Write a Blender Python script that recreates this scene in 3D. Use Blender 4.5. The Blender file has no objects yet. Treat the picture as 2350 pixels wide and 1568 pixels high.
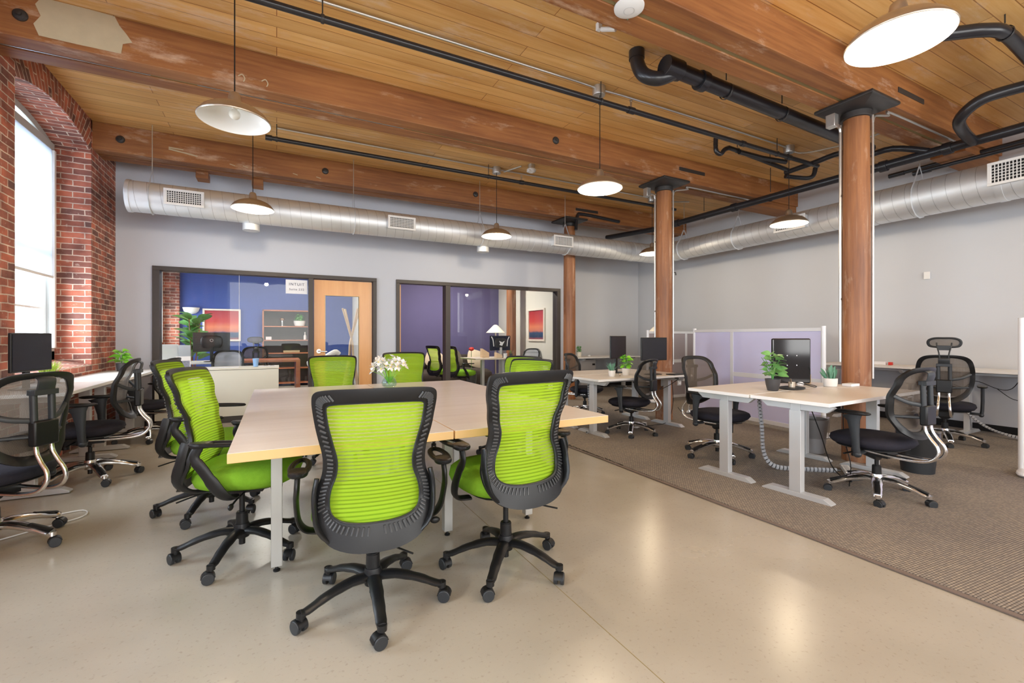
import bpy, math, random
from mathutils import Vector, Matrix
random.seed(7)
SC = bpy.context.scene
COL = SC.collection
PI = math.pi
R = math.radians

# ------------------------------------------------------------------ camera, world, exposure
cam_d = bpy.data.cameras.new('camera'); cam = bpy.data.objects.new('camera', cam_d); COL.objects.link(cam)
cam.location = (0, 0, 1.2); cam.rotation_euler = (R(90), 0, R(-27.35))
cam_d.sensor_width = 36; cam_d.lens = 1044.0/2350*36; cam_d.shift_y = -12/2350; cam_d.clip_start = .05
SC.camera = cam
SC.view_settings.view_transform = 'Standard'; SC.view_settings.look = 'None'
SC.view_settings.gamma = 1; SC.view_settings.use_curve_mapping = False
SC.view_settings.exposure = 0.22
cy = SC.cycles
cy.use_denoising = True; cy.max_bounces = 7; cy.diffuse_bounces = 4; cy.glossy_bounces = 3
cy.transparent_max_bounces = 10; cy.transmission_bounces = 4
cy.sample_clamp_indirect = 4; cy.caustics_reflective = False; cy.caustics_refractive = False
W = bpy.data.worlds.new('world'); SC.world = W; W.use_nodes = True
bg = W.node_tree.nodes['Background']; bg.inputs[0].default_value = (.86, .93, 1, 1); bg.inputs[1].default_value = 1.6

def area(name, loc, rot, sx, sy, power, color):
    l = bpy.data.lights.new(name, 'AREA'); l.shape = 'RECTANGLE'; l.size = sx; l.size_y = sy
    l.energy = power; l.color = color
    o = bpy.data.objects.new(name, l); COL.objects.link(o); o.location = loc; o.rotation_euler = rot
    return o
DAY = (.83, .91, 1.0)
# daylight outside the tall windows of the brick wall (left) ...
for i, yc in enumerate((-2.0, .725, 3.425, 6.125, 8.825, 11.525)):
    area('window_daylight', (-2.75, yc, 2.15), (0, R(-90), 0), 2.4, 1.75, (250 if yc < 2 else 190) if yc < 8 else 110, DAY)
# ... and added fill light outside assumed openings in the unseen wall behind the camera
for xc in (-.2, 2.9, 6.0):
    area('rear_fill_light', (xc, -3.35, 2.0), (R(90), 0, 0), 2.6, 2.3, 95, (1.0, .97, .93))

# ------------------------------------------------------------------ materials
def nt(m): return m.node_tree.nodes, m.node_tree.links
def mat(name, col, rough=.5, metal=0, var=0, scale=8, stretch=(1, 1, 1), bump=0, bscale=None, spec=None, coat=0, emit=None, estr=0, trans=0):
    m = bpy.data.materials.new(name); m.use_nodes = True; n, l = nt(m); p = n['Principled BSDF']
    p.inputs['Base Color'].default_value = (*col, 1); p.inputs['Roughness'].default_value = rough
    p.inputs['Metallic'].default_value = metal
    if spec is not None: p.inputs['Specular IOR Level'].default_value = spec
    if coat: p.inputs['Coat Weight'].default_value = coat; p.inputs['Coat Roughness'].default_value = .15
    if emit: p.inputs['Emission Color'].default_value = (*emit, 1); p.inputs['Emission Strength'].default_value = estr
    if trans: p.inputs['Transmission Weight'].default_value = trans
    if var or bump:
        tc = n.new('ShaderNodeTexCoord'); mp = n.new('ShaderNodeMapping'); mp.inputs['Scale'].default_value = stretch
        no = n.new('ShaderNodeTexNoise'); no.inputs['Scale'].default_value = scale; no.inputs['Detail'].default_value = 5
        l.new(tc.outputs['Object'], mp.inputs[0]); l.new(mp.outputs[0], no.inputs[0])
        if var:
            mx = n.new('ShaderNodeMix'); mx.data_type = 'RGBA'
            mx.inputs[6].default_value = (*[max(0, c*(1-var)) for c in col], 1)
            mx.inputs[7].default_value = (*[min(1, c*(1+var)) for c in col], 1)
            l.new(no.outputs[0], mx.inputs[0]); l.new(mx.outputs[2], p.inputs['Base Color'])
        if bump:
            nb = no
            if bscale:
                nb = n.new('ShaderNodeTexNoise'); nb.inputs['Scale'].default_value = bscale; nb.inputs['Detail'].default_value = 2
                l.new(mp.outputs[0], nb.inputs[0])
            b = n.new('ShaderNodeBump'); b.inputs['Strength'].default_value = bump; b.inputs['Distance'].default_value = .01
            l.new(nb.outputs[0], b.inputs['Height']); l.new(b.outputs[0], p.inputs['Normal'])
    return m

def ramp(n, stops):
    r = n.new('ShaderNodeValToRGB'); e = r.color_ramp.elements
    while len(e) < len(stops): e.new(.5)
    for k, (pos, c) in enumerate(stops): e[k].position = pos; e[k].color = (*c, 1)
    return r
def mixc(n, l, fac, a, b, mode='MIX'):
    x = n.new('ShaderNodeMix'); x.data_type = 'RGBA'; x.blend_type = mode
    for s, v in ((0, fac), (6, a), (7, b)):
        if isinstance(v, (int, float)): x.inputs[s].default_value = v
        elif isinstance(v, tuple): x.inputs[s].default_value = (*v, 1)
        else: l.new(v, x.inputs[s])
    return x.outputs[2]

def wood(name, c1, c2, dark, rough=.55, axis=0, gs=1.0, boards=None, worn=.25, gloss=0):
    """grain streaks along one axis of the object, optional boards (long, wide) with dark joints, pale worn patches"""
    m = bpy.data.materials.new(name); m.use_nodes = True; n, l = nt(m); p = n['Principled BSDF']
    tc = n.new('ShaderNodeTexCoord'); mp = n.new('ShaderNodeMapping')
    s = [9*gs]*3; s[axis] = .45*gs; mp.inputs['Scale'].default_value = s
    no = n.new('ShaderNodeTexNoise'); no.inputs['Scale'].default_value = 1.6; no.inputs['Detail'].default_value = 7; no.inputs['Roughness'].default_value = .65
    l.new(tc.outputs['Object'], mp.inputs[0]); l.new(mp.outputs[0], no.inputs[0])
    rp = ramp(n, [(.25, dark), (.45, c1), (.62, c2), (.8, tuple(min(1, c*1.12) for c in c2))])
    l.new(no.outputs[0], rp.inputs[0]); out = rp.outputs[0]
    n2 = n.new('ShaderNodeTexNoise'); n2.inputs['Scale'].default_value = 1.1; n2.inputs['Detail'].default_value = 4
    mp2 = n.new('ShaderNodeMapping'); s2 = [2.2]*3; s2[axis] = .7; mp2.inputs['Scale'].default_value = s2
    l.new(tc.outputs['Object'], mp2.inputs[0]); l.new(mp2.outputs[0], n2.inputs[0])
    r2 = ramp(n, [(.35, (.0, .0, .0)), (.75, (1, 1, 1))]); l.new(n2.outputs[0], r2.inputs[0])
    out = mixc(n, l, .45, out, mixc(n, l, r2.outputs[0], dark, c2))
    if boards:
        br = n.new('ShaderNodeTexBrick'); br.inputs['Scale'].default_value = 1; br.inputs['Mortar Size'].default_value = .0035
        br.inputs['Brick Width'].default_value = boards[0]; br.inputs['Row Height'].default_value = boards[1]
        br.inputs['Color1'].default_value = (.76, .73, .70, 1); br.inputs['Color2'].default_value = (1, 1, 1, 1)
        br.inputs['Mortar'].default_value = (.42, .28, .16, 1); br.offset = .37
        l.new(tc.outputs['Object'], br.inputs[0]); out = mixc(n, l, 1.0, out, br.outputs[0], 'MULTIPLY')
    if worn:
        n3 = n.new('ShaderNodeTexNoise'); n3.inputs['Scale'].default_value = 1.7; n3.inputs['Detail'].default_value = 9; n3.inputs['Roughness'].default_value = .72
        mp3 = n.new('ShaderNodeMapping'); s3 = [2.6]*3; s3[axis] = .8; mp3.inputs['Scale'].default_value = s3; mp3.inputs['Location'].default_value = (3, 5, 1)
        l.new(tc.outputs['Object'], mp3.inputs[0]); l.new(mp3.outputs[0], n3.inputs[0])
        r3 = ramp(n, [(.55, (0, 0, 0)), (.72, (worn,)*3)]); l.new(n3.outputs[0], r3.inputs[0])
        out = mixc(n, l, r3.outputs[0], out, (.80, .62, .46))
    l.new(out, p.inputs['Base Color']); p.inputs['Roughness'].default_value = rough
    if gloss: p.inputs['Coat Weight'].default_value = gloss; p.inputs['Coat Roughness'].default_value = .2
    b = n.new('ShaderNodeBump'); b.inputs['Strength'].default_value = .12; b.inputs['Distance'].default_value = .01
    l.new(no.outputs[0], b.inputs['Height']); l.new(b.outputs[0], p.inputs['Normal'])
    return m

def brick_mat():
    m = bpy.data.materials.new('red_brick'); m.use_nodes = True; n, l = nt(m); p = n['Principled BSDF']
    tc = n.new('ShaderNodeTexCoord')
    dn = n.new('ShaderNodeTexNoise'); dn.inputs['Scale'].default_value = 9; l.new(tc.outputs['UV'], dn.inputs[0])
    ds = n.new('ShaderNodeVectorMath'); ds.operation = 'MULTIPLY_ADD'; ds.inputs[1].default_value = (.016, .016, 0)
    l.new(dn.outputs['Color'], ds.inputs[0]); l.new(tc.outputs['UV'], ds.inputs[2])
    br = n.new('ShaderNodeTexBrick'); br.inputs['Scale'].default_value = 1; br.inputs['Brick Width'].default_value = .21
    br.inputs['Row Height'].default_value = .067; br.inputs['Mortar Size'].default_value = .0065; br.inputs['Mortar Smooth'].default_value = .4
    br.inputs['Bias'].default_value = -.1
    br.inputs['Color1'].default_value = (.50, .16, .10, 1); br.inputs['Color2'].default_value = (.13, .075, .07, 1)
    br.inputs['Mortar'].default_value = (.66, .56, .47, 1)
    l.new(ds.outputs[0], br.inputs[0])
    no = n.new('ShaderNodeTexNoise'); no.inputs['Scale'].default_value = 5; no.inputs['Detail'].default_value = 8; l.new(tc.outputs['UV'], no.inputs[0])
    rp = ramp(n, [(.3, (.55, .5, .5)), (.7, (1.35, 1.25, 1.2))]); l.new(no.outputs[0], rp.inputs[0])
    c = mixc(n, l, 1.0, br.outputs[0], rp.outputs[0], 'MULTIPLY')
    n3 = n.new('ShaderNodeTexNoise'); n3.inputs['Scale'].default_value = 22; n3.inputs['Detail'].default_value = 6; l.new(tc.outputs['UV'], n3.inputs[0])
    r3 = ramp(n, [(.62, (0, 0, 0)), (.72, (.5, .5, .5))]); l.new(n3.outputs[0], r3.inputs[0])
    c = mixc(n, l, r3.outputs[0], c, (.62, .5, .42))
    l.new(c, p.inputs['Base Color']); p.inputs['Roughness'].default_value = .85
    b = n.new('ShaderNodeBump'); b.inputs['Strength'].default_value = .6; b.inputs['Distance'].default_value = .012; b.invert = True
    l.new(br.outputs['Fac'], b.inputs['Height'])
    b2 = n.new('ShaderNodeBump'); b2.inputs['Strength'].default_value = .3; b2.inputs['Distance'].default_value = .01
    l.new(n3.outputs[0], b2.inputs['Height']); l.new(b.outputs[0], b2.inputs['Normal']); l.new(b2.outputs[0], p.inputs['Normal'])
    return m

def concrete_mat():
    m = bpy.data.materials.new('polished_concrete'); m.use_nodes = True; n, l = nt(m); p = n['Principled BSDF']
    tc = n.new('ShaderNodeTexCoord')
    a = n.new('ShaderNodeTexNoise'); a.inputs['Scale'].default_value = .9; a.inputs['Detail'].default_value = 6; l.new(tc.outputs['Object'], a.inputs[0])
    rp = ramp(n, [(.3, (.38, .345, .285)), (.7, (.50, .46, .39))]); l.new(a.outputs[0], rp.inputs[0])
    s = n.new('ShaderNodeTexNoise'); s.inputs['Scale'].default_value = 60; s.inputs['Detail'].default_value = 3; l.new(tc.outputs['Object'], s.inputs[0])
    rs = ramp(n, [(.28, (.55, .5, .44)), (.40, (1, 1, 1))]); l.new(s.outputs[0], rs.inputs[0])
    c = mixc(n, l, .35, rp.outputs[0], rs.outputs[0], 'MULTIPLY')
    v = n.new('ShaderNodeTexVoronoi'); v.inputs['Scale'].default_value = 26; l.new(tc.outputs['Object'], v.inputs[0])
    rv = ramp(n, [(.03, (.45, .4, .35)), (.05, (1, 1, 1))]); l.new(v.outputs[0], rv.inputs[0])
    c = mixc(n, l, .10, c, rv.outputs[0], 'MULTIPLY')
    l.new(c, p.inputs['Base Color'])
    rr = n.new('ShaderNodeMapRange'); rr.inputs[3].default_value = .16; rr.inputs[4].default_value = .34; l.new(a.outputs[0], rr.inputs[0])
    l.new(rr.outputs[0], p.inputs['Roughness']); p.inputs['Specular IOR Level'].default_value = .5
    return m

def carpet_mat():
    m = bpy.data.materials.new('grey_brown_carpet'); m.use_nodes = True; n, l = nt(m); p = n['Principled BSDF']
    tc = n.new('ShaderNodeTexCoord'); mp = n.new('ShaderNodeMapping'); mp.inputs['Rotation'].default_value = (0, 0, R(4))
    l.new(tc.outputs['Object'], mp.inputs[0])
    br = n.new('ShaderNodeTexBrick'); br.inputs['Scale'].default_value = 1; br.inputs['Brick Width'].default_value = .022
    br.inputs['Row Height'].default_value = .013; br.inputs['Mortar Size'].default_value = .0028; br.inputs['Mortar Smooth'].default_value = .6
    br.inputs['Color1'].default_value = (.40, .345, .285, 1); br.inputs['Color2'].default_value = (.28, .25, .225, 1); br.inputs['Mortar'].default_value = (.13, .115, .105, 1)
    l.new(mp.outputs[0], br.inputs[0])
    no = n.new('ShaderNodeTexNoise'); no.inputs['Scale'].default_value = .9; no.inputs['Detail'].default_value = 4; l.new(tc.outputs['Object'], no.inputs[0])
    rp = ramp(n, [(.3, (.85, .85, .87)), (.7, (1.12, 1.1, 1.05))]); l.new(no.outputs[0], rp.inputs[0])
    l.new(mixc(n, l, 1.0, br.outputs[0], rp.outputs[0], 'MULTIPLY'), p.inputs['Base Color'])
    p.inputs['Roughness'].default_value = .95; p.inputs['Specular IOR Level'].default_value = .15
    b = n.new('ShaderNodeBump'); b.inputs['Strength'].default_value = .6; b.inputs['Distance'].default_value = .004; b.invert = True
    l.new(br.outputs['Fac'], b.inputs['Height']); l.new(b.outputs[0], p.inputs['Normal'])
    return m

def mesh_fabric(name, col, freq, solid, floor_alpha, rough=.6, tl=.35, cross=False):
    """woven mesh: rows of solid thread, gaps you can see through"""
    m = bpy.data.materials.new(name); m.use_nodes = True; n, l = nt(m); p = n['Principled BSDF']; o = n['Material Output']
    p.inputs['Base Color'].default_value = (*col, 1); p.inputs['Roughness'].default_value = rough; p.inputs['Specular IOR Level'].default_value = .2
    tr = n.new('ShaderNodeBsdfTranslucent'); tr.inputs[0].default_value = (*col, 1)
    ms = n.new('ShaderNodeMixShader'); ms.inputs[0].default_value = tl; l.new(p.outputs[0], ms.inputs[1]); l.new(tr.outputs[0], ms.inputs[2])
    tp = n.new('ShaderNodeBsdfTransparent'); m2 = n.new('ShaderNodeMixShader')
    tc = n.new('ShaderNodeTexCoord'); sp = n.new('ShaderNodeSeparateXYZ'); l.new(tc.outputs['Object'], sp.inputs[0])
    def stripes(src, f):
        a = n.new('ShaderNodeMath'); a.operation = 'MULTIPLY'; a.inputs[1].default_value = f; l.new(src, a.inputs[0])
        b = n.new('ShaderNodeMath'); b.operation = 'FRACT'; l.new(a.outputs[0], b.inputs[0])
        c = n.new('ShaderNodeMath'); c.operation = 'LESS_THAN'; c.inputs[1].default_value = solid; l.new(b.outputs[0], c.inputs[0])
        return c.outputs[0]
    f = stripes(sp.outputs[2], freq)
    if cross:
        g = stripes(sp.outputs[0], freq); mx = n.new('ShaderNodeMath'); mx.operation = 'MAXIMUM'; l.new(f, mx.inputs[0]); l.new(g, mx.inputs[1]); f = mx.outputs[0]
    mr = n.new('ShaderNodeMapRange'); mr.inputs[3].default_value = floor_alpha; mr.inputs[4].default_value = 1; l.new(f, mr.inputs[0])
    l.new(mr.outputs[0], m2.inputs[0]); l.new(tp.outputs[0], m2.inputs[1]); l.new(ms.outputs[0], m2.inputs[2]); l.new(m2.outputs[0], o.inputs[0])
    return m

def glass_mat(name, tint=(1, 1, 1), rough=0, refl=1.0):
    m = bpy.data.materials.new(name); m.use_nodes = True; n, l = nt(m); o = n['Material Output']; n.remove(n['Principled BSDF'])
    g = n.new('ShaderNodeBsdfGlossy'); g.inputs['Roughness'].default_value = rough
    t = n.new('ShaderNodeBsdfTransparent'); t.inputs[0].default_value = (*tint, 1)
    f = n.new('ShaderNodeLayerWeight'); f.inputs[0].default_value = .5
    q = n.new('ShaderNodeMath'); q.operation = 'POWER'; q.inputs[1].default_value = 5; l.new(f.outputs['Facing'], q.inputs[0])
    k = n.new('ShaderNodeMath'); k.operation = 'MULTIPLY_ADD'; k.use_clamp = True; k.inputs[1].default_value = .7*refl; k.inputs[2].default_value = .016*refl; l.new(q.outputs[0], k.inputs[0])
    x = n.new('ShaderNodeMixShader'); l.new(k.outputs[0], x.inputs[0]); l.new(t.outputs[0], x.inputs[1]); l.new(g.outputs[0], x.inputs[2]); l.new(x.outputs[0], o.inputs[0])
    return m

def art_mat():
    m = bpy.data.materials.new('sunset_art_print'); m.use_nodes = True; n, l = nt(m); p = n['Principled BSDF']
    tc = n.new('ShaderNodeTexCoord'); sp = n.new('ShaderNodeSeparateXYZ'); l.new(tc.outputs['Generated'], sp.inputs[0])
    no = n.new('ShaderNodeTexNoise'); no.inputs['Scale'].default_value = 5; l.new(tc.outputs['Generated'], no.inputs[0])
    ad = n.new('ShaderNodeMath'); ad.operation = 'MULTIPLY_ADD'; ad.inputs[1].default_value = .08; l.new(no.outputs[0], ad.inputs[0]); l.new(sp.outputs[2], ad.inputs[2])
    rp = ramp(n, [(.06, (.35, .10, .13)), (.13, (.03, .07, .16)), (.27, (.05, .10, .22)), (.33, (.75, .22, .16)), (.48, (.95, .28, .16)), (.66, (.75, .09, .09)), (1, (.52, .05, .07))])
    l.new(ad.outputs[0], rp.inputs[0]); l.new(rp.outputs[0], p.inputs['Base Color']); p.inputs['Roughness'].default_value = .35
    return m

M = dict(
 brick=brick_mat(), concrete=concrete_mat(), carpet=carpet_mat(),
 carpet_edge=mat('carpet_binding', (.17, .13, .11), .9),
 wall=mat('pale_grey_blue_paint', (.56, .60, .685), .75, var=.02, scale=3, bump=.04, bscale=120),
 wall_warm=mat('pale_warm_grey_paint', (.58, .60, .635), .75, var=.02, scale=3, bump=.04, bscale=120),
 blue=mat('deep_blue_paint', (.055, .10, .36), .7, var=.05, scale=4),
 purple=mat('violet_paint', (.115, .10, .225), .7, var=.05, scale=4),
 beige=mat('off_white_paint', (.72, .70, .64), .75),
 deck=wood('honey_deck_boards', (.88, .49, .15), (.97, .62, .25), (.60, .275, .07), .45, 0, 1.3, (3.1, .145), .75),
 beam=wood('red_brown_beam', (.30, .108, .032), (.43, .182, .055), (.115, .04, .014), .55, 0, 1.5, None, .6),
 column=wood('column_pine', (.27, .10, .036), (.42, .175, .062), (.13, .045, .018), .5, 2, 1.8, None, .45, .1),
 door=wood('maple_door', (.72, .34, .10), (.80, .42, .15), (.60, .26, .07), .35, 2, .6, None, 0, .3),
 maple=wood('pale_maple_laminate', (.75, .67, .575), (.79, .72, .63), (.70, .615, .52), .25, 0, .7, None, 0),
 maple_edge=mat('honey_table_edge', (.72, .46, .20), .4, var=.05, scale=6),
 cherry=wood('cherry_veneer', (.42, .13, .06), (.50, .18, .08), (.30, .09, .04), .35, 0, .8, None, 0, .2),
 cream=mat('cream_laminate', (.72, .70, .60), .45, var=.02),
 white=mat('white_laminate', (.80, .78, .76), .35), white_edge=mat('white_edge_band', (.84, .84, .83), .4),
 desk_grey=mat('beige_white_desktop', (.74, .68, .62), .35, var=.01),
 silver=mat('silver_powder_coat', (.62, .63, .64), .38, .35), steel=mat('grey_table_leg', (.50, .50, .48), .4, .5),
 chrome=mat('chrome', (.88, .88, .88), .2, 1), rib=mat('slot_contrast_grey', (.055, .058, .062), .4), chaing=mat('matt_grey_chain', (.36, .37, .39), .6), brushed=mat('brushed_nickel', (.55, .47, .38), .32, .9, var=.06, scale=30),  # rib grey is lightened so the gaps between read as shaded slots
 duct=mat('galvanised_duct', (.74, .77, .80), .50, .75, var=.10, scale=5, bump=.02, bscale=30),
 zinc=mat('zinc_conduit', (.60, .60, .58), .35, .9), seam=mat('duct_seam', (.42, .43, .45), .45, .9),
 black=mat('black_plastic', (.008, .0085, .0095), .4, spec=.4), dark=mat('dark_grey_plastic', (.022, .026, .031), .45),
 blackm=mat('black_painted_pipe', (.018, .018, .022), .28, spec=.5), iron=mat('black_cast_iron', (.03, .028, .028), .4, spec=.5),
 green=mat('green_seat_fabric', (.20, .41, .028), .9, var=.12, scale=60, bump=.3, bscale=350, spec=.1),
 greenmesh=mesh_fabric('green_mesh', (.44, .70, .035), 66, .62, .52, .6, .45),
 blackmesh=mesh_fabric('brown_black_mesh', (.17, .14, .115), 260, .45, .30, .6, .3, True),
 greymesh=mesh_fabric('light_grey_mesh', (.50, .52, .58), 260, .6, .55, .6, .4, True),
 blackfab=mat('black_seat_fabric', (.022, .021, .030), .85, var=.2, scale=90, bump=.2, bscale=300, spec=.2),
 bronze=mat('dark_bronze_frame', (.045, .036, .032), .45), glass=glass_mat('partition_glass', (.97, .985, .98)),
 winglass=glass_mat('window_glass', (.96, .98, .98)), bottle=glass_mat('clear_vase_glass', (.85, .93, .92), 0, 1.6),
 whitep=mat('white_plastic', (.80, .80, .79), .4), winframe=mat('grey_white_window_frame', (.50, .51, .50), .5),
 blind=None, screen=mat('dark_screen', (.008, .012, .028), .18, spec=.3), screen_matt=mat('matt_black_screen', (.010, .010, .014), .35),
 lav=mat('lavender_panel', (.64, .63, .88), .6, var=.02), mauve=mat('mauve_grey_panel', (.36, .32, .34), .8),
 panel_frame=mat('white_panel_frame', (.80, .81, .84), .35, .1),
 leaf=mat('green_leaf', (.10, .34, .07), .4, var=.35, scale=25, spec=.4), leafl=mat('bright_green_leaf', (.25, .60, .05), .45, var=.25, scale=25),
 leafp=mat('variegated_leaf', (.17, .38, .12), .4, var=.5, scale=30), leafb=mat('blue_green_leaf', (.13, .32, .22), .5, var=.3, scale=40),
 straw=mat('yellow_green_blade', (.50, .68, .10), .5, var=.3, scale=15), soil=mat('dark_soil', (.05, .035, .025), 1),
 potd=mat('charcoal_pot', (.05, .05, .055), .5), potw=mat('white_pot', (.80, .79, .77), .4), potc=mat('cream_pot', (.74, .70, .60), .5),
 petal=mat('white_petal', (.90, .89, .88), .6, spec=.2), pollen=mat('yellow_flower_centre', (.80, .62, .15), .8),
 bulb=mat('lit_bulb', (1, .9, .75), .5, emit=(1, .86, .62), estr=22), bulb_off=mat('unlit_bulb', (.8, .78, .7), .3),
 enamel=mat('white_enamel', (.90, .90, .88), .35), art=art_mat(), frame_w=mat('cream_picture_frame', (.82, .74, .66), .5),
 paper=mat('white_paper', (.85, .86, .90), .7), ink=mat('dark_ink', (.05, .06, .12), .7),
 plaster=mat('dried_plaster_patch', (.50, .42, .28), .9, var=.12, scale=12, bump=.2), sill=mat('lime_washed_brick_sill', (.50, .33, .28), .9, var=.25, scale=12),
 rubber=mat('grey_rubber', (.25, .25, .27), .6), sofa=mat('dark_brown_upholstery', (.06, .045, .035), .8), cushion=mat('cream_cushion', (.72, .60, .45), .9), cushion_b=mat('olive_brown_cushion', (.13, .11, .08), .9),
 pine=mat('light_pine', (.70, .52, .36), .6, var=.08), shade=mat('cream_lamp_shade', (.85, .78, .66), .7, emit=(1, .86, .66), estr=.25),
 mugblue=mat('pale_blue_cup', (.28, .48, .80), .5), red=mat('red_plastic', (.6, .03, .02), .5), bag=glass_mat('clear_bin_liner', (.82, .82, .82), .25, 3.0),
 binmesh=mat('grey_bin', (.34, .33, .33), .5, .3), card=mat('cardboard', (.50, .38, .24), .8), khaki=mat('greenish_groove', (.28, .22, .10), .9),
 photo=mat('photo_print', (.25, .27, .36), .4, var=.8, scale=90), rust=mat('worn_carpet_backing', (.06, .05, .04), 1),
)
bl = mat('white_roller_blind', (.70, .73, .78), .8); n_, l_ = nt(bl)
t_ = n_.new('ShaderNodeBsdfTranslucent'); t_.inputs[0].default_value = (.62, .66, .72, 1)
x_ = n_.new('ShaderNodeMixShader'); x_.inputs[0].default_value = .55
l_.new(n_['Principled BSDF'].outputs[0], x_.inputs[1]); l_.new(t_.outputs[0], x_.inputs[2]); l_.new(x_.outputs[0], n_['Material Output'].inputs[0])
M['blind'] = bl

# ------------------------------------------------------------------ mesh builder
def V(*a): return Vector(a)
def spline(pts, n=5, closed=False):
    """Catmull-Rom through pts"""
    P = [Vector(p) for p in pts]; out = []; L = len(P)
    rng = L if closed else L-1
    for i in range(rng):
        g = (lambda k: P[k % L]) if closed else (lambda k: P[max(0, min(L-1, k))])
        p0, p1, p2, p3 = g(i-1), g(i), g(i+1), g(i+2)
        for j in range(n):
            t = j/n
            out.append(.5*((2*p1)+(p2-p0)*t+(2*p0-5*p1+4*p2-p3)*t*t+(3*p1-p0-3*p2+p3)*t**3))
    if not closed: out.append(P[-1].copy())
    return out

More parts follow.
